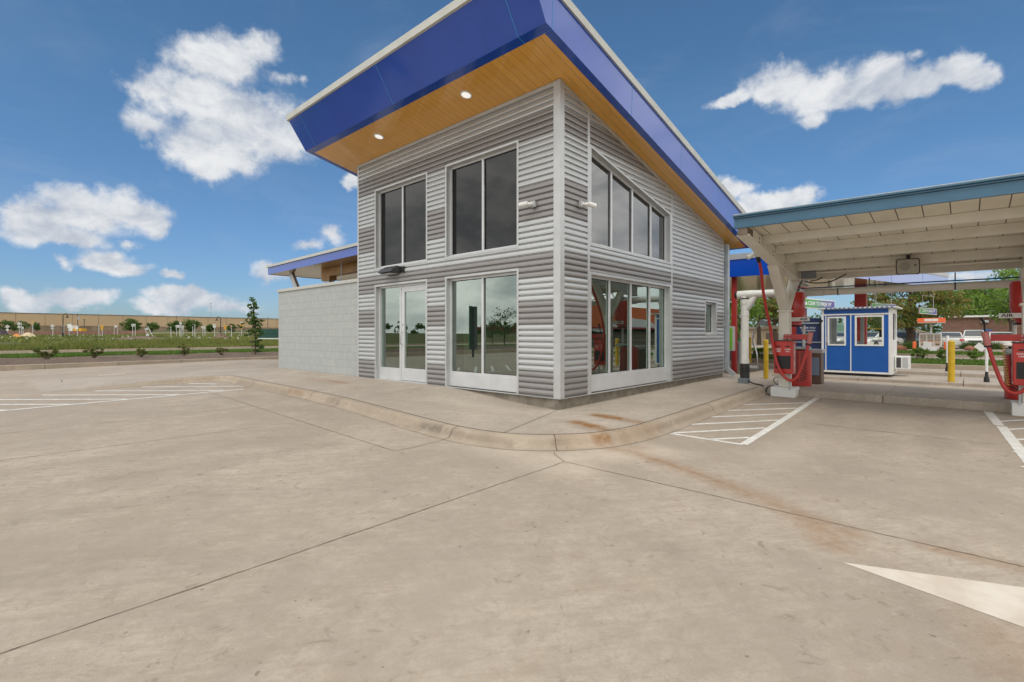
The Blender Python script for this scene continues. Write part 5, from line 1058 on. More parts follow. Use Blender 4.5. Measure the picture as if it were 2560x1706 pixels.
# ------------------------------------------------------------------ far left: field, signs, warehouse
def on(u, d, extra=0.): p = CAMP+ray(u, HV)*d; return np.array([p[0], p[1], float(G(p[0], p[1]))+extra])
wh = thing('warehouse', 'very long tan warehouse with a dark base on the horizon', 'warehouse', tuple(on(300, 340)))
p0 = dep(-260, 824.5, 275); p1 = dep(1150, 827, 600); hw = np.array([0, 0, 11.2])
p0[2] = p1[2] = 3.0; back = np.array([60, 160, 0.]); ex = (p1-p0)/np.linalg.norm(p1-p0); nrm = np.array([ex[1], -ex[0], 0]); 
def wq(mb, a, b, z0, z1, o=0.): A = p0+(p1-p0)*a+nrm*o; B = p0+(p1-p0)*b+nrm*o; mb.hexa([(*A[:2], z0), (*B[:2], z0), (*(B-nrm*.2)[:2], z0), (*(A-nrm*.2)[:2], z0), (*A[:2], z1), (*B[:2], z1), (*(B-nrm*.2)[:2], z1), (*(A-nrm*.2)[:2], z1)])
M['tan'] = mat('tan tilt up wall', (.46, .33, .20), .85, var=.04, vscale=.05); M['tanb'] = mat('weathered base', (.24, .17, .115), .9, var=.25, vscale=.15, stretch=(1, 1, .3))
mb = MB(); wq(mb, 0, 1, 2.5, 6.4, 0); mb.build('base_wall', M['tanb'], wh); mb = MB(); wq(mb, 0, 1, 6.4, 14.0, .15); mb.build('upper_wall', M['tan'], wh); mb = MB(); wq(mb, 0, 1, 14.0, 14.35, .35); mb.build('parapet', mat('parapet cap', (.12, .10, .085), .7), wh)
mb = MB(); A = p0-nrm*.3; B = p1-nrm*.3; mb.face([(*A[:2], 13.9), (*B[:2], 13.9), (*(B-nrm*120)[:2], 13.9), (*(A-nrm*120)[:2], 13.9)]); mb.face([(*(A-nrm*120)[:2], 2), (*(B-nrm*120)[:2], 2), (*(B-nrm*120)[:2], 13.9), (*(A-nrm*120)[:2], 13.9)]); mb.build('roof', M['roof'], wh)
for k in range(1, 22): mb = MB(); a = .015+.0315*k; wq(mb, a, a+.0007, 6.5, 13.9, .18); mb.build('wall_seam', M['tanb'], wh)
for k in range(12): mb = MB(); a = .11+.062*k; wq(mb, a, a+.008, 2.6, 5.6, .06); mb.build('dock_door', M['brown'], wh)
for a in (.165, .22, .29): mb = MB(); c = p0+(p1-p0)*a-nrm*6; mb.box(c[0]-3, c[0]+3, c[1]-2, c[1]+2, 13.95, 15.0); mb.build('roof_unit', M['lgrey'], wh)
for i, (u0, u1, vt, d, lb) in enumerate(((-6, 76, 797, 205, 'wide dark tree mass at the far left before the tan warehouse'), (83, 100, 805, 205, 'small ragged tree right of the wide tree mass'), (304, 356, 795, 175, 'round dark tree behind the first chevron board'), (363, 397, 804, 180, 'smaller round tree right of the fallen sign'), (417, 462, 801, 185, 'spreading tree behind the second chevron board'), (455, 502, 797, 190, 'tall spreading tree just right of the crossed signs'), (515, 536, 811, 180, 'small tree behind the arrow sign'), (569, 591, 809, 175, 'small dark tree behind the red and white yield sign'))):
    p = on((u0+u1)/2, d); r = (u1-u0)/2*d/FOC; h = (HV-vt)*d/FOC+CAMP[2]-p[2]
    tree('field_tree', lb, 'tree', p[0], p[1], p[2], h, r*.98, .25, M['leaf2'], 2600 if r > 2.5 else 900, .55, 34, group='trees before the warehouse', tr=.25, seed=60+i, m2=M['leaf'])
GP = M['galv']; M['steelpost'] = mat('pale steel post', (.55, .55, .52), .5, .2)
M['signback'] = mat('sign back', (.52, .51, .46), .5, .3); M['yel'] = mat('yellow sign', (.72, .38, .02), .5); M['signred'] = mat('sign red', (.5, .05, .06), .5)
CAMR = -RT; 
def sgn(label, u, d, vt, parts, posts=(0,), vb=None, lean=0., h=None):
    """road sign: posts in px offsets; plates as (shape, du, v, w, h, material, mark)"""
    p = on(u, d); k = d/FOC; t = thing('road_sign', label, 'road sign', tuple(p), 'stored road signs in the field'); X = Vector(RT); N_ = Vector(-FW); Z = lambda v: CAMP[2]+(HV-v)*k
    for o in posts:
        b = Vector(p)+X*(o*k); mb = MB(); tp = Vector((b.x, b.y, Z(vt)))+X*(lean*k); mb.tube([(b.x, b.y, p[2]-.2), tp], .055, 8); mb.build('post', M['steelpost'], t)
    for (shp, du, v, w_, h_, m, mark) in parts:
        c = Vector((p[0], p[1], Z(v)))+X*(du*k)+N_*.09; a = w_*k/2; b = h_*k/2
        P2 = {'d': [(0, -b), (a, 0), (0, b), (-a, 0)], 'r': [(-a, -b), (a, -b), (a, b), (-a, b)], 'y': [(-a, b), (a, b), (0, -b)]}[shp]
        fn = lambda q, o, z, c=c: tuple(c+X*q+N_*o+Vector((0, 0, z))); mb = MB(); mb.prism(P2, fn, -.02, .02); pl_ = mb.build('plate', m, t)
        if mark == 'chev':
            for i in (-1, 0, 1): mb = MB(); q = i*a*.62; e = a*.2; mb.prism([(q-e, b*.8), (q, b*.8), (q+e, 0), (q, -b*.8), (q-e, -b*.8), (q, 0)], fn, .021, .03); mb.build('chevron', M['lblack'], pl_)
        if mark == 'arrow': mb = MB(); mb.prism([(-a*.35, -b*.7), (-a*.12, -b*.7), (-a*.12, b*.0), (a*.2, b*.25), (a*.2, b*.05), (a*.75, b*.4), (a*.2, b*.75), (a*.2, b*.5), (-a*.35, b*.15)], fn, .021, .03); mb.build('arrow', M['lblack'], pl_)
        if mark == 'sym': mb = MB(); mb.prism([(-a*.12, -b*.4), (a*.12, -b*.4), (a*.12, b*.1), (a*.35, b*.1), (0, b*.5), (-a*.35, b*.1), (-a*.12, b*.1)], fn, .021, .03); mb.build('symbol', M['lblack'], pl_)
        if mark == 'yield': mb = MB(); mb.prism([(-a*.52, b*.55), (a*.52, b*.55), (0, -b*.45)], fn, .021, .03); mb.build('inner_triangle', M['white'], pl_)
    return t
SB = M['signback']; WT_ = M['white']
z7 = lambda x, y: (x/9.804, 760+y/9.804); z8 = lambda x, y: (240+x/9.804, 760+y/9.804); z9 = lambda x, y: (480+x/9.804, 740+y/9.804)
sgn('back of a diamond sign lowest and leftmost in the field', 19.4, 120, 818, [('d', 0, 817, 14, 9.5, SB, ''), ('r', 0, 825, 6, 4, WT_, '')])
sgn('grey diamond sign on two posts before the wide tree mass', 49, 98, 806, [('d', -.5, 810, 10.5, 12, SB, ''), ('r', 0, 818, 8, 4.5, SB, '')], posts=(-.5, 4.3))
sgn('short bare post with a flat cap beside the grey diamond sign', 57.8, 112, 818, [('r', 0, 820, 3, 5, WT_, '')])
sgn('bare post with a yellow top edge left of the small ragged tree', 82, 95, 803.5, [('r', 0, 806.5, 2.6, 6, M['yel'], '')])
sgn('pale diamond sign with a small plate, alone left of the first street lamp', 132.2, 96, 812, [('d', 0, 815.5, 12, 10, SB, ''), ('r', 0, 822, 7.6, 3.4, SB, '')])
sgn('back of a triangular sign against the first street lamp', 159.5, 96, 816, [('y', 0, 817, 9, 6, SB, '')])
sgn('white box sign with a green edge right of the first street lamp', 173, 96, 810, [('r', 1.5, 815, 9.5, 10, WT_, ''), ('r', -.5, 809.7, 7, 1.6, M['signgreen'], '')])
sgn('white square sign at the foot of the leaning utility pole', 193.4, 94, 814, [('r', -.6, 820.3, 6.4, 7, WT_, '')])
sgn('tall bare post left of the yellow diamond sign', 247.3, 96, 813, [])
sgn('yellow diamond warning sign with a small plate below, left of the round tree', 255.6, 98, 812, [('d', .2, 817.3, 9.4, 9.6, M['yel'], 'sym'), ('r', .2, 823, 5, 4, M['yel'], '')])
sgn('small white sign on thin posts far behind the others', 289, 125, 814, [('r', 1, 816.5, 4.4, 4.5, WT_, '')], posts=(-3.5, 4.5))
sgn('white board with three black chevrons before the round dark tree', 334.6, 97, 811.5, [('r', 0, 813.5, 9.4, 6.2, WT_, 'chev')], posts=(-3, 3.6))
sgn('bare t topped post right of the fallen sign', 427.5, 92, 818.5, [('y', 0, 819.6, 4.6, 3, SB, '')])
sgn('white board with three black chevrons beside the crossed diamond signs', 446, 95, 814, [('r', 0, 816.3, 11, 6.5, WT_, 'chev')], posts=(-5, 3))
sgn('tall grey diamond sign crossed with a lower one', 452.5, 90, 804.5, [('d', 0, 808.8, 7.6, 10.5, SB, '')])
sgn('low pale diamond sign with a small plate right of the tall one', 457.6, 98, 816, [('d', 0, 817.5, 8.6, 8.2, SB, ''), ('r', 0, 823, 5.4, 2.6, SB, '')])
sgn('shorter of two bare posts right of the spreading tree', 482, 93, 816.5, [('r', 0, 817.5, 2.4, 1.6, SB, '')]); sgn('taller of two bare posts right of the spreading tree', 487.2, 92, 810.5, [('r', 0, 811.3, 3, 1.4, SB, '')])
sgn('two overlapping pale sign backs left of the small tree', 509.5, 96, 814.5, [('d', -2.4, 819, 8, 8, SB, ''), ('r', 2.8, 820.3, 5.4, 7, SB, '')], posts=(-2.2, 2.8))
sgn('white square sign with a black branching arrow', 536.3, 93, 811, [('r', 0, 815.4, 6.6, 8, WT_, 'arrow')])
sgn('yellow diamond warning sign left of the yield sign', 563.6, 97, 813, [('d', 0, 817, 8, 8.6, M['yel'], 'sym'), ('r', 0, 822, 4.6, 3.6, M['yel'], '')])
sgn('red and white yield sign in the field', 578.7, 93, 814, [('y', 0, 816.6, 6.6, 6.4, M['signred'], 'yield')])
sgn('stacked yellow warning signs with a white top plate left of the young tree', 604, 96, 805, [('r', .2, 807, 4.8, 3.6, WT_, ''), ('d', 0, 813.5, 9.8, 9.6, M['yel'], 'sym'), ('d', .2, 820, 7.6, 6.6, M['yel'], '')])
sgn('white post leaning over beside the young tree', 624.5, 86, 826, [], lean=-6.5)
t = sgn('fallen grey sign on two leaning posts over a white block', 384, 96, 816.5, [('r', -15.6, 822.5, 7.5, 5.6, M['lgrey'], '')], posts=(0,), lean=-14.5)
p = on(369, 96); k_ = 96/FOC; mb = MB(); q = Vector(p)+Vector(RT)*(0); mb.tube([(p[0]+RT[0]*.2, p[1]+RT[1]*.2, p[2]), Vector((p[0], p[1], CAMP[2]+(HV-822)*k_))-Vector(RT)*.55], .05, 8); mb.build('post', M['steelpost'], t)
mb = MB(); mb.box(p[0]-.2, p[0]+.2, p[1]-.25, p[1]+.25, p[2]-.1, p[2]+.55); mb.build('block', M['white'], thing('concrete_block', 'upright white block under the fallen sign', 'block', tuple(p)))
def lamp(label, u, vt, d, side):
    p = on(u, d); k = d/FOC; t = thing('street_lamp', label, 'street lamp', tuple(p), 'black street lamps beyond the field'); H = CAMP[2]+(HV-vt)*k; X = Vector(RT)*side; b = Vector(p); top = Vector((p[0], p[1], H-.35))
    mb = MB(); mb.tube([b-Vector((0, 0, .2)), b+Vector((0, 0, .9)), b+Vector((0, 0, 1.0)), top], [.14, .13, .08, .06], 10); mb.build('pole', M['black'], t); mb = MB(); mb.tube(smooth_path([top-Vector((0, 0, .1)), top+X*.2+Vector((0, 0, .25)), top+X*.6+Vector((0, 0, .33)), top+X*.75+Vector((0, 0, .05))], 5), .04, 8); mb.build('arm', M['black'], t)
    c = top+X*.75; mb = MB(); mb.lathe(c.x, c.y, [(c.z-.42, .26), (c.z-.30, .22), (c.z-.15, .08), (c.z+.06, .06)], 16); mb.build('lamp_shade', M['black'], t)
lamp('black street lamp with its arm to the right, at the left of the field', 157.5, 784, 88, 1); lamp('black street lamp with its arm to the left, near the yield sign', 551.7, 792, 95, -1)
def pole(label, u, d, vt, r, lean=0., m='brown', cat='pole', name='utility_pole'):
    p = on(u, d); t = thing(name, label, cat, tuple(p)); H = CAMP[2]+(HV-vt)*d/FOC; mb = MB(); tp = Vector((p[0], p[1], H))+Vector(RT)*lean; mb.tube([(p[0], p[1], p[2]-.3), tp], [r, r*.75], 10); mb.build('mast', M[m], t); return t, tp, p
t, tp, p = pole('leaning brown utility pole with a transformer before the warehouse', 195, 140, 784.5, .14, -.15)
mb = MB(); c = tp-Vector((0, 0, 1.2)); mb.tube([c+Vector(RT)*.3-Vector((0, 0, .5)), c+Vector(RT)*.3+Vector((0, 0, .3))], .24, 12); mb.build('transformer', M['lgrey'], t); mb = MB(); mb.bar(c-Vector(RT)*.3, c+Vector(RT)*.45, .08, .1); mb.build('cross_arm', M['brown'], t)
pole('dark utility pole standing behind the spreading tree', 441, 230, 789, .14); pole('dark utility pole just left of the block wall', 669.5, 200, 793, .13)
t, tp, p = pole('short dark pole with a cap beside the parked white trailer', 210.6, 180, 799, .16); mb = MB(); mb.bar(tp-Vector(RT)*.4, tp+Vector(RT)*.4, .2, .2); mb.build('cap', M['brown'], t)
t, tp, p = pole('slender pale mast with two platforms far beyond the warehouse', 527, 700, 757, .35, 0, 'lgrey', 'mast', 'radio_mast')
for dz2 in (.6, 4.6): mb = MB(); c = tp-Vector((0, 0, dz2)); mb.bar(c-Vector(RT)*1.5, c+Vector(RT)*1.5, 1.2, .7); mb.build('platform', M['lgrey'], t)
p = on(186, 165); t = thing('trailer', 'white box trailer parked with yellow plant before the warehouse', 'trailer', tuple(p)); c = Vector(p); X = Vector(RT)
mb = MB(); mb.bar(c-X*.9+Vector((0, 0, 1.6)), c+X*.4+Vector((0, 0, 1.6)), 2.4, 1.9); mb.build('box', M['white'], t); mb = MB(); mb.bar(c+X*.5+Vector((0, 0, 1.0)), c+X*3.2+Vector((0, 0, 1.0)), 2., 1.0); mb.build('deck_load', M['yel'], t); mb = MB(); mb.bar(c-X*.9+Vector((0, 0, .4)), c+X*3.4+Vector((0, 0, .4)), 2., .5); mb.build('chassis', M['dgrey'], t)
lw = thing('low_wall', 'long low pink brick wall across the back of the field', 'wall', tuple(on(180, 132))); a, b = on(-120, 122), on(369, 142); mb = MB(); mb.bar(Vector((a[0], a[1], a[2]+.2)), Vector((b[0], b[1], b[2]+.2)), .3, 1.3); lwb = mb.build('brickwork', M['lowbrick'], lw)
mb = MB(); a, b = on(-200, 150), on(700, 160); mb.bar(Vector((a[0], a[1], a[2]+.12)), Vector((b[0], b[1], b[2]+.12)), 5, .3); struct(mb.build('far_street', M['drive']))
p = on(670, 66); t = thing('green_screen', 'dark green mesh screened panel behind the young tree', 'screen', tuple(p)); c = Vector(p); k = 66/FOC; z0, z1_ = CAMP[2]+(HV-846)*k, CAMP[2]+(HV-823)*k; mb = MB(); mb.bar(c-X*1.28+Vector((0, 0, 0)), c+X*3.2, .06, .01)
mb = MB(); A = c-X*(23.5*k); B = c+X*(60*k); mb.hexa([(A.x, A.y, z0), (B.x, B.y, z0), (B.x+.1, B.y+.1, z0), (A.x+.1, A.y+.1, z0), (A.x, A.y, z1_), (B.x, B.y, z1_), (B.x+.1, B.y+.1, z1_), (A.x+.1, A.y+.1, z1_)]); mb.build('mesh_panel', mat('dark green mesh', (.012, .06, .045), .7, var=.15, vscale=1), t)
mb = MB(); mb.bar((A.x, A.y, z0-.05), (B.x, B.y, z0-.05), .25, .12); mb.build('bottom_rail', M['white'], t)
for f in (0, .5, 1): q = A.lerp(B, f)+Vector(FW)*.12; mb = MB(); mb.tube([(q.x, q.y, p[2]-.2), (q.x, q.y, z1_)], .03, 6); mb.build('post', M['steelpost'], t)
# heaps and scraps lying about
def heap(name, label, cat, u, d, w_, h_, m, seed, m2=None):
    p = on(u, d); g = np.random.default_rng(seed); n = 24; v = []; f = []
    for i in range(n):
        for j in range(n):
            a, b = (i/(n-1)-.5)*2, (j/(n-1)-.5)*2; r = math.hypot(a, b); v.append((p[0]+RT[0]*a*w_/2+FW[0]*b*w_/4, p[1]+RT[1]*a*w_/2+FW[1]*b*w_/4, p[2]-.15+h_*max(0, 1-r**1.6)*(.7+.6*g.random())))
    for i in range(n-1):
        for j in range(n-1): f.append((i*n+j, (i+1)*n+j, (i+1)*n+j+1, i*n+j+1))
    o = npmesh(name, v, f, m); return tag(o, label, cat)
heap('earth_heap', 'brown heap of dug earth below the second street lamp', 'earth heap', 553, 80, 3.2, .95, M['dirt'], 1); heap('earth_heap', 'long low bank of brown earth and rubble in mid field', 'earth heap', 352, 78, 9.5, .55, M['dirt'], 2)
heap('rubble_heap', 'pale heap of broken slabs at the left of the field', 'rubble heap', 70, 92, 3.6, .95, mat('pale rubble', (.55, .45, .30), .9, var=.25, vscale=2), 3); heap('rubble_heap', 'orange tarpaulin covered heap left of the pale slabs', 'rubble heap', 42, 91, 2.2, .7, mat('orange tarpaulin', (.62, .26, .07), .7, var=.2, vscale=2), 4); heap('rubble_heap', 'dark pile of scrap at the far left edge of the field', 'rubble heap', 4, 108, 3.4, 1.5, mat('dark scrap', (.05, .04, .045), .8, var=.5, vscale=3), 5)
mb = MB(); g = np.random.default_rng(5)
for i in range(70):
    q = on(g.uniform(0, 640), g.uniform(72, 112), .05); a = g.uniform(0, 3.1); l = g.uniform(.1, .55); mb.bar((q[0], q[1], q[2]), (q[0]+l*math.cos(a), q[1]+l*math.sin(a), q[2]+g.uniform(0, .25)), g.uniform(.05, .2), g.uniform(.04, .2))
tag(mb.build('scrap_litter', M['signback']), 'pale broken pipes and scraps scattered in the field', 'litter', None, 'stuff')

# ------------------------------------------------------------------ right background
tree('larch_tree', 'big bronze leaved tree behind the booth and menu board', 'tree', *on(2276, 41)[:2], -.15, 6.6, 4.4, 1.1, M['leafb'], 11000, .26, 60, group='trees behind the bays', tr=.30, seed=21, flat=.55, m2=M['leaf'])
tree('larch_tree', 'bronze leaved tree rising behind the left end of the restaurant', 'tree', *on(2392, 86)[:2], -.15, 9.5, 5.6, 3.0, M['leafb'], 5200, .26, 40, group='trees behind the bays', tr=.22, seed=22, flat=.55, m2=M['leaf'])
for i, (u, d, h, r, b, n, lb) in enumerate(((2405, 66, 9.0, 3.2, 2.2, 5200, 'bright green tree rising above the left end of the restaurant'), (2462, 62, 8.6, 3.4, 2.2, 5200, 'bright green tree above the middle of the restaurant roof'), (2530, 44, 7.4, 3.0, 2.2, 3200, 'open branched green tree at the right edge of the picture'), (2218, 60, 6.2, 3.2, 1.4, 3600, 'green tree far behind the booth roof'))):
    tree('broadleaf_tree', lb, 'tree', *on(u, d)[:2], -.15, h, r, b, M['leaf3'], n, .30 if d > 40 else .22, 34, group='trees behind the bays', tr=.2, seed=30+i, m2=M['leaf'])
for i, (u, d, h, r, b, m, lb, n) in enumerate(((1846, 52, 7.4, 3.2, 1.0, 'leaf3', 'green tree between the downspout and the white pvc pipe', 3200), (1898, 56, 6.9, 3.7, 2.1, 'leafb', 'bronze and green tree right of the white pvc pipe', 3600), (1938, 60, 5.8, 2.8, 1.8, 'leafb', 'bronze tree half behind the left canopy column', 2600))):
    tree('broadleaf_tree', lb, 'tree', *on(u, d)[:2], -.15, h, r, b, M[m], n, .36, 34, group='trees behind the bays', tr=.22, seed=50+i, m2=M['leaf'], flat=.3)
g = np.random.default_rng(77); vs, fs = [], []
for i in range(90):
    y = -70+3.2*i; v, f, _ = leaves((205+g.uniform(-12, 12), y, 2.4+g.uniform(0, 1.5)), 260, 4, 4, 4.2+g.uniform(-1, 1.5), 1.1, 10, g); fs.append(f+sum(len(q) for q in vs)); vs.append(v)
tag(npmesh('treeline', np.concatenate(vs), np.concatenate(fs), M['leaf2']), 'far line of dark trees on the right horizon', 'treeline', None, 'stuff')
for i, (u, v, d, h, r, lb) in enumerate(((2302, 903, 22.2, .62, .42, 'round green shrub in the verge left of the white gate arm'), (2361, 902, 22.3, .50, .33, 'green shrub in the verge partly behind the gate arm'), (2434, 904, 21.8, .52, .33, 'green shrub in the verge left of the nearest gate arm'), (1902, 897, 24, .62, .42, 'green shrub behind the curved steel reader post'))):
    p = dep(u, v, d); shrub(lb, p[0], p[1], -.08, h, r, M['leaf'], 90+i, 'shrubs in the verge', 900, .08, m2=M['leaf3'])
for i, (u, d, w_, h, lb) in enumerate(((2250, 35.2, .75, .32, 'reddish boulder left of the orange bollard'), (2425, 35.2, .60, .28, 'flat red boulder before the white car'))):
    p = on(u, d); g2 = np.random.default_rng(i); bm = bmesh.new(); bmesh.ops.create_icosphere(bm, subdivisions=3, radius=1)
    for q in bm.verts: k = 1+.13*math.sin(q.co.x*5+i)*math.cos(q.co.y*4)+.08*g2.random(); q.co = Vector((q.co.x*w_*.45*k, q.co.y*w_*.5*k, max(-.3, q.co.z)*h*.8*k))
    me = bpy.data.meshes.new('boulder'); bm.to_mesh(me); bm.free(); me.materials.append(mat('red sandstone', (.20, .085, .05), .9, var=.3, vscale=4, bump=.6, bscale=12)); o = bpy.data.objects.new('boulder', me); COL.objects.link(o); o.location = (p[0], p[1], 0.02); tag(o, lb, 'boulder', 'boulders in the gravel bed')
for i, (u, d, lb) in enumerate(((2272, 37.3, 'dark ornamental grass clump behind the red boulder'), (2330, 37.6, 'dark ornamental grass clump behind the menu board'), (2425, 37.3, 'ornamental grass clump before the white car'), (2480, 36.8, 'ornamental grass clump below the silver car'))):
    p = on(u, d); n = 500; g2 = np.random.default_rng(i); a = g2.uniform(0, 6.28, n); r = g2.uniform(0, .45, n)**.8; b = np.stack([p[0]+r*np.cos(a), p[1]+r*np.sin(a), np.full(n, -.06)], -1); o_ = np.stack([np.cos(a)*g2.uniform(.1, .55, n), np.sin(a)*g2.uniform(.1, .55, n), g2.uniform(.3, .75, n)], -1); w_ = np.stack([-np.sin(a), np.cos(a), 0*a], -1)*.02
    o = npmesh('grass_clump', np.stack([b-w_, b+w_, b+o_], 1).reshape(-1, 3), np.arange(3*n).reshape(n, 3), M['leaf2']); tag(o, lb, 'ornamental grass', 'ornamental grasses')
RX = 62.0; rt_ = thing('restaurant', 'low brown brick restaurant with a pale stone base and white roof edge', 'building', (66, -12, -.15))
mb = MB(); mb.box(RX, RX+18, -26, -3.4, .98, 2.78); mb.build('brick_wall', M['brick'], rt_); mb = MB(); mb.box(RX-.12, RX+18.1, -26.1, -3.3, -.4, .98); mb.build('stone_base', M['stone'], rt_); mb = MB(); mb.box(RX-.25, RX+18.2, -26.2, -3.2, 2.781, 2.96); mb.build('roof_edge', M['white'], rt_)
mb = MB(); q = gx(2462, 804, RX); mb.box(RX-.25, RX-.001, q[1]-.28, q[1]+.28, q[2]-.12, q[2]+.12); mb.build('wall_lamp', M['lgrey'], rt_)
q = gx(2465.5, 833.5, RX); rsn = thing('wall_sign', 'red lozenge sign over a blue oval on the brick wall', 'sign', (RX, q[1], q[2])); 
mb = MB(); mb.prism([(q[1]+.60*math.cos(a), q[2]+.42*math.sin(a)) for a in np.linspace(0, 6.283, 28, endpoint=False)], lambda a, o, z: (o, a, z), RX-.10, RX-.01); mb.build('oval', mat('sign blue', (.03, .13, .34), .5), rsn)
mb = MB(); mb.prism([(q[1]+.78*sx_*(.9 if abs(sz_) > .5 else 1), q[2]+.2*sz_) for sx_, sz_ in ((-1, -.4), (-.97, -1), (.97, -1), (1, -.4), (1, .4), (.97, 1), (-.97, 1), (-1, .4))], lambda a, o, z: (o, a, z), RX-.16, RX-.101); mb.build('lozenge', M['signred'], rsn)
for k in range(7): mb = MB(); a = q[1]+.56-.18*k; mb.box(RX-.17, RX-.161, a-.065, a+.05, q[2]-.09, q[2]+.08+.03*(k == 0)); mb.build('lettering', M['letter'], rsn)
mbx, mby = 36.7, -3.44; mn_ = thing('menu_board', 'white three panel drive up menu board under an orange awning', 'menu board', (mbx, mby, -.06))
yA, yB = gx(2298, 850, mbx)[1], gx(2354.5, 850, mbx)[1]; zt, zb2 = gx(2325, 833.5, mbx)[2], gx(2325, 868, mbx)[2]
mb = MB(); mb.box(mbx-.08, mbx+.12, yB, yA, zb2, zt); bd_ = mb.build('case', M['white'], mn_, bevel=.02); wd = (yA-yB-.16)/3
for k in range(3):
    a = yA-.05-(wd+.03)*k; mb = MB(); mb.box(mbx-.085, mbx-.0805, a-wd, a, zb2+.06, zt-.06); pnl = mb.build('menu_panel', mat('menu panel', (.50, .42, .33), .5), bd_)
    for r in range(4):
        for c_ in range(2): mb = MB(); mb.box(mbx-.088, mbx-.0855, a-wd*(.42+.45*c_), a-wd*(.08+.45*c_), zb2+.42+.10*r, zb2+.46+.10*r); mb.build('menu_line', M['dgrey'], pnl)
    mb = MB(); mb.box(mbx-.088, mbx-.0855, a-wd*.95, a-wd*.05, zb2+.34, zb2+.37); mb.build('menu_band', M['orange'], pnl); mb = MB(); mb.box(mbx-.088, mbx-.0855, a-wd*.8, a-wd*.2, zb2+.12, zb2+.24); mb.build('menu_picture', M['brown'], pnl)
mb = MB(); mb.box(mbx-.10, mbx+.10, yB+.25, yA-.25, -.06, zb2-.001); mb.box(mbx-.12, mbx+.1, yB+.12, yB+.249, .10, .20); mb.box(mbx-.12, mbx+.1, yA-.249, yA-.12, .10, .20); mb.build('plinth', M['white'], mn_, bevel=.01)
mb = MB(); mb.tube([(mbx+.2, mby, -.06), (mbx+.2, mby, 1.75)], .06, 12); mb.build('post', M['white'], mn_)
ya_, yb_ = gx(2364, 800, mbx)[1], gx(2296, 800, mbx)[1]; mb = MB(); mb.hexa([(mbx-.75, ya_, 1.80), (mbx-.75, yb_, 1.80), (mbx+.7, yb_, 1.95), (mbx+.7, ya_, 1.95), (mbx-.75, ya_, 1.84), (mbx-.75, yb_, 1.84), (mbx+.7, yb_, 1.99), (mbx+.7, ya_, 1.99)]); mb.build('awning', M['cream'], mn_)
mb = MB(); mb.box(mbx-.78, mbx-.751, ya_-.02, yb_+.02, 1.85, 2.14); fa_ = mb.build('awning_fascia', M['orange'], mn_); mb = MB(); mb.box(mbx-.785, mbx-.7805, ya_+.35, yb_-.35, 1.93, 2.09); mb.build('name_panel', M['white'], fa_)
def hbar(label, u0, u1, d, up_):
    a, b = on(u0, d), on(u1, d); t = thing('height_bar', label, 'height bar', tuple(on(up_, d)), 'yellow height bars'); z = CAMP[2]+(HV-822)*d/FOC; mb = MB(); mb.tube([(a[0], a[1], z+.05), (b[0], b[1], z-.05)], .045, 10); mb.build('bar', M['yellow'], t); p = on(up_, d); mb = MB(); mb.tube([(p[0], p[1], -.15), (p[0], p[1], z)], .04, 8); mb.build('post', M['dgrey'], t)
hbar('yellow height bar on a thin dark post left of the menu board', 2257, 2293, 42, 2287); hbar('yellow height bar seen through the right booth window', 2168, 2212, 42, 2206)
def house(label, u, d, w_, h_, m, roofm, seed=0, roofh=1.2):
    p = on(u, d); t = thing('outbuilding', label, 'building', (p[0], p[1], -.2)); mb = MB(); mb.box(p[0], p[0]+w_, p[1]-w_/2, p[1]+w_/2, -.4, h_); mb.build('wall', m, t); mb = MB(); mb.prism([(p[1]-w_/2-.3, h_), (p[1]+w_/2+.3, h_), (p[1], h_+roofh)], lambda a, o, z: (o, a, z), p[0]-.3, p[0]+w_+.3); mb.build('roof', roofm, t); mb = MB(); mb.box(p[0]-.03, p[0]-.001, p[1]-w_*.1, p[1]+w_*.1, -.2, min(2.2, h_*.7)); mb.build('door', M['brown'], t)
house('small tan gabled building beyond the dark pickup', 2258, 95, 7, 1.3, M['tan'], mat('tan roof', (.3, .24, .17), .8)); house('white building with a pale green roof seen through the left booth window', 2098, 80, 6, 1.2, M['white'], mat('pale green roof', (.14, .24, .19), .7), roofh=1.6)
house('long pale building with a red roof edge behind the navy cabinet', 2034, 110, 12, 2.0, mat('pale wall', (.4, .36, .3), .8), M['signred'], roofh=.7); house('low tan building behind the canopy column', 1935, 60, 9, 1.7, mat('tan wall', (.42, .33, .22), .8), mat('tan roof2', (.33, .27, .2), .8), roofh=.4)
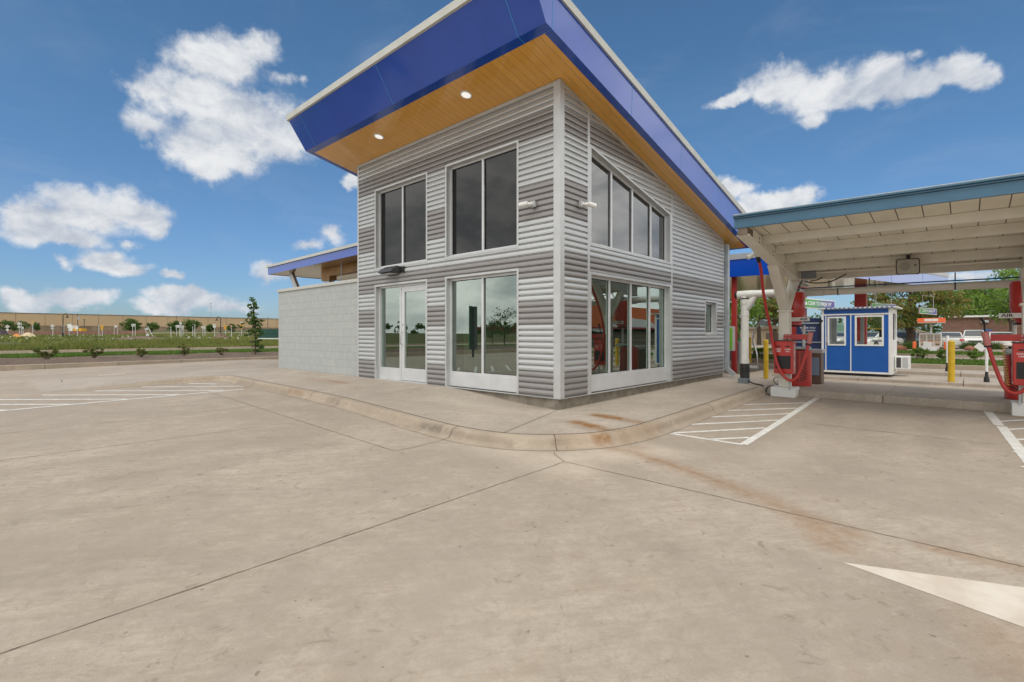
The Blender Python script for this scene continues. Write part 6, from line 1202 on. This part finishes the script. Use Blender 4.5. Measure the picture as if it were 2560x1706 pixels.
def car(label, x, y, z, rot, paint, kind='sedan', rear=False):
    t = thing('parked_car', label, 'car', (x, y, z), 'parked cars'); L = 4.6 if kind != 'pickup' else 5.3; Wd = .9; SH = {'sedan': 1.42, 'suv': 1.62, 'pickup': 1.8}[kind]
    low = [(-L/2, .32), (-L/2+.03, .78), (-L/2+.12, .90), (-1.0, .98), (1.1, .96), (L/2-.25, .86), (L/2-.05, .70), (L/2, .40), (L/2-.1, .24), (-L/2+.1, .24)]
    cab = {'sedan': [(-1.75, .96), (-1.0, 1.36), (-.3, SH), (.45, SH-.02), (1.35, .96)], 'suv': [(-2.15, .97), (-1.9, 1.55), (-1.4, SH), (.35, SH-.02), (1.15, .97)], 'pickup': [(-.75, .98), (-.65, SH-.08), (-.3, SH), (.55, SH-.03), (1.15, .97)]}[kind]
    def sec(poly, wf): return [(px, pz, wf(pz)) for px, pz in poly]
    R_ = Matrix.Rotation(rot, 4, 'Z'); T_ = lambda p: tuple((R_ @ Vector(p)) + Vector((x, y, z)))
    def loft(mb, poly, wf):
        n = len(poly); a = [T_((px, wf(pz), pz)) for px, pz in poly]; b = [T_((px, -wf(pz), pz)) for px, pz in poly]; mb._add(a+b, [tuple(range(n)), tuple(range(2*n-1, n-1, -1))]+[(i, n+i, n+(i+1) % n, (i+1) % n) for i in range(n)])
    wb = lambda pz: Wd-(.06 if pz > .85 else 0)-(.05 if pz < .3 else 0); wc = lambda pz: Wd-.10-.16*(pz-.96)/.6
    mb = MB(); loft(mb, low, wb); bd = mb.build('body', paint, t, bevel=.05); mb = MB(); loft(mb, cab, wc); mb.build('cabin', paint, t, bevel=.04)
    c = cab; e = .012
    def quad(name, pts, m): mb = MB(); mb.face([T_(p) for p in pts]); mb.build(name, m, t)
    f0, f1 = c[-1], c[-2]; r0, r1 = c[0], c[1]
    def glassq(name, a, b, s_): dx, dz = b[0]-a[0], b[1]-a[1]; l = math.hypot(dx, dz); nx, nz = dz/l*s_*.015, -dx/l*s_*.015; A = (a[0]+dx*.1+nx, a[1]+dz*.1+nz); B = (a[0]+dx*.92+nx, a[1]+dz*.92+nz); quad(name, [(A[0], wc(A[1])-.08, A[1]), (A[0], -wc(A[1])+.08, A[1]), (B[0], -wc(B[1])+.07, B[1]), (B[0], wc(B[1])-.07, B[1])], M['carglass'])
    glassq('windscreen', f0, f1, 1); glassq('rear_window', r0, r1, -1)
    for s_ in (1, -1): quad('side_window', [(r0[0]+.35, s_*(wc(1.02)+e), 1.02), (f0[0]-.25, s_*(wc(1.02)+e), 1.02), (f1[0]-.05, s_*(wc(c[-2][1]-.08)+e), c[-2][1]-.08), (c[1][0]+.25, s_*(wc(c[1][1]-.08)+e), c[1][1]-.08)], M['carglass'])
    for sx_ in (1.42, -1.38):
        for s_ in (1, -1):
            mb = MB(); mb.tube([T_((sx_, s_*(Wd-.2), .33)), T_((sx_, s_*(Wd+.015), .33))], .33, 20); w_ = mb.build('wheel', M['tire'], t); mb = MB(); mb.tube([T_((sx_, s_*(Wd+.016), .33)), T_((sx_, s_*(Wd+.022), .33))], .21, 14); mb.build('rim', M['chrome'], w_)
    for s_ in (1, -1):
        quad('headlight', [(L/2-.02, s_*.84, .60), (L/2-.0, s_*.50, .60), (L/2-.06, s_*.52, .74), (L/2-.13, s_*.84, .76)], M['lens']); quad('tail_light', [(-L/2-.01, s_*.84, .66), (-L/2-.01, s_*.55, .66), (-L/2+.04, s_*.55, .84), (-L/2+.06, s_*.84, .84)], M['signred'])
        mb = MB(); mb.hexa([T_(p) for p in ((.98, s_*.86, .98), (1.08, s_*.86, .98), (1.08, s_*1.04, .99), (.98, s_*1.04, .99), (.98, s_*.86, 1.12), (1.06, s_*.86, 1.12), (1.06, s_*1.04, 1.11), (.98, s_*1.04, 1.11))]); mb.build('mirror', paint, t)
    quad('grille', [(L/2+.008, .40, .48), (L/2+.008, -.40, .48), (L/2-.04, -.46, .66), (L/2-.04, .46, .66)], M['dgrey']); quad('number_plate', [(-L/2-.012, .26, .50), (-L/2-.012, -.26, .50), (-L/2-.012, -.26, .62), (-L/2-.012, .26, .62)], M['white'])
    return t
PW = mat('white car paint', (.72, .71, .68), .25, coat=.6); PG = mat('sage grey car paint', (.22, .25, .23), .3, .4, coat=.6); PD = mat('dark blue car paint', (.012, .018, .03), .25, .2, coat=.8); PS = mat('silver car paint', (.42, .42, .42), .3, .5, coat=.6)
for (lb, u, d, rot, pt, kd) in (('white suv facing the road before the brick wall', 2434, 46, math.pi+.03, PW, 'suv'), ('white saloon seen from behind by the yellow bollard', 2374, 43, 0.05, PW, 'sedan'), ('sage grey saloon behind the left orange bollard', 2270, 43.5, math.pi-.1, PG, 'sedan'), ('dark blue pickup parked beyond the sage grey car', 2252, 58, math.pi, PD, 'pickup'), ('silver white saloon half behind the right vacuum station', 2499, 42, .05, PW, 'sedan'), ('white car seen through the left booth window', 2121, 44, math.pi-.5, PW, 'sedan'), ('white car seen low through the right booth window', 2187, 40, math.pi-.4, PW, 'sedan')):
    p = on(u, d); car(lb, p[0], p[1], -.15, rot, pt, kd)

# ------------------------------------------------------------------ what the windows mirror: the far side of the street
def mirrored(u, v, d): p = dep(u, v, d); return np.array([-p[0], p[1], p[2]])
p = mirrored(1176, 880, 30); t = thing('pylon_sign', 'slim dark pylon sign with a green edge across the lot', 'sign', (p[0], p[1], -.5)); mb = MB(); mb.box(p[0]-.12, p[0]+.12, p[1]-.24, p[1]+.16, .15, 2.75); mb.build('board', M['dgrey'], t); mb = MB(); mb.box(p[0]-.125, p[0]+.125, p[1]+.161, p[1]+.24, .15, 2.8); mb.build('edge', M['signgreen'], t); mb = MB(); mb.tube([(p[0], p[1], -.6), (p[0], p[1], .15)], .07, 10); mb.build('post', M['dgrey'], t)
p = mirrored(1259, 862, 52); tree('broadleaf_tree', 'sparse young tree across the lot', 'tree', p[0], p[1], -.5, 4.6, 1.7, 1.0, M['leaf2'], 900, .2, 30, tr=.06, seed=81)
p = mirrored(1228, 862, 55); tree('broadleaf_tree', 'second sparse young tree across the lot', 'tree', p[0], p[1], -.5, 3.0, 1.2, .8, M['leaf2'], 420, .2, 18, tr=.05, seed=82)
g = np.random.default_rng(78); vs, fs = [], []
for i in range(110):
    a = rad(100+1.5*i); v, f, _ = leaves((240*math.cos(a)+g.uniform(-12, 12), 240*math.sin(a), 3.5+g.uniform(0, 1.2)), 150, 5, 5, 4+g.uniform(-1, 1), 1.6, 9, g); fs.append(f+sum(len(q) for q in vs)); vs.append(v)
tag(npmesh('treeline', np.concatenate(vs), np.concatenate(fs), M['leaf2']), 'far line of dark trees beyond the lot', 'treeline', None, 'stuff')
t = thing('roadside_building', 'long low building with a red roof beyond the lot', 'building', (-170, 110, .4)); mb = MB(); mb.box(-178, -170, 60, 180, 0, 3.0); mb.build('wall', M['tan'], t); mb = MB(); mb.box(-179, -169, 58, 182, 3.0, 4.6); mb.build('roof', M['signred'], t)
t = thing('diner', 'tan diner with a swooping orange and white roof band across the bays', 'building', (36, -24, -.2)); mb = MB(); mb.box(22, 60, -34, -21, -.4, 1.6); mb.build('wall', M['stone'], t)
mb = MB(); mb.box(21.5, 60.5, -34.5, -20.5, 1.6, 3.9); mb.build('roof_band', mat('orange roof band', (.90, .20, .05), .5), t)
mb = MB(); top_ = [(22+i, 2.2+.75*math.sin(i*.42)+.25*math.sin(i*.9)) for i in range(39)]; mb.prism([(22, 1.75)]+top_+[(60, 1.75)], lambda a, o, z: (a, o, z), -20.49, -20.45); mb.build('white_swoosh', mat('white roof band', (.92, .92, .9), .5), t); mb = MB(); mb.box(21.4, 60.6, -20.44, -20.38, 1.6, 1.78); mb.build('edge', M['signred'], t)
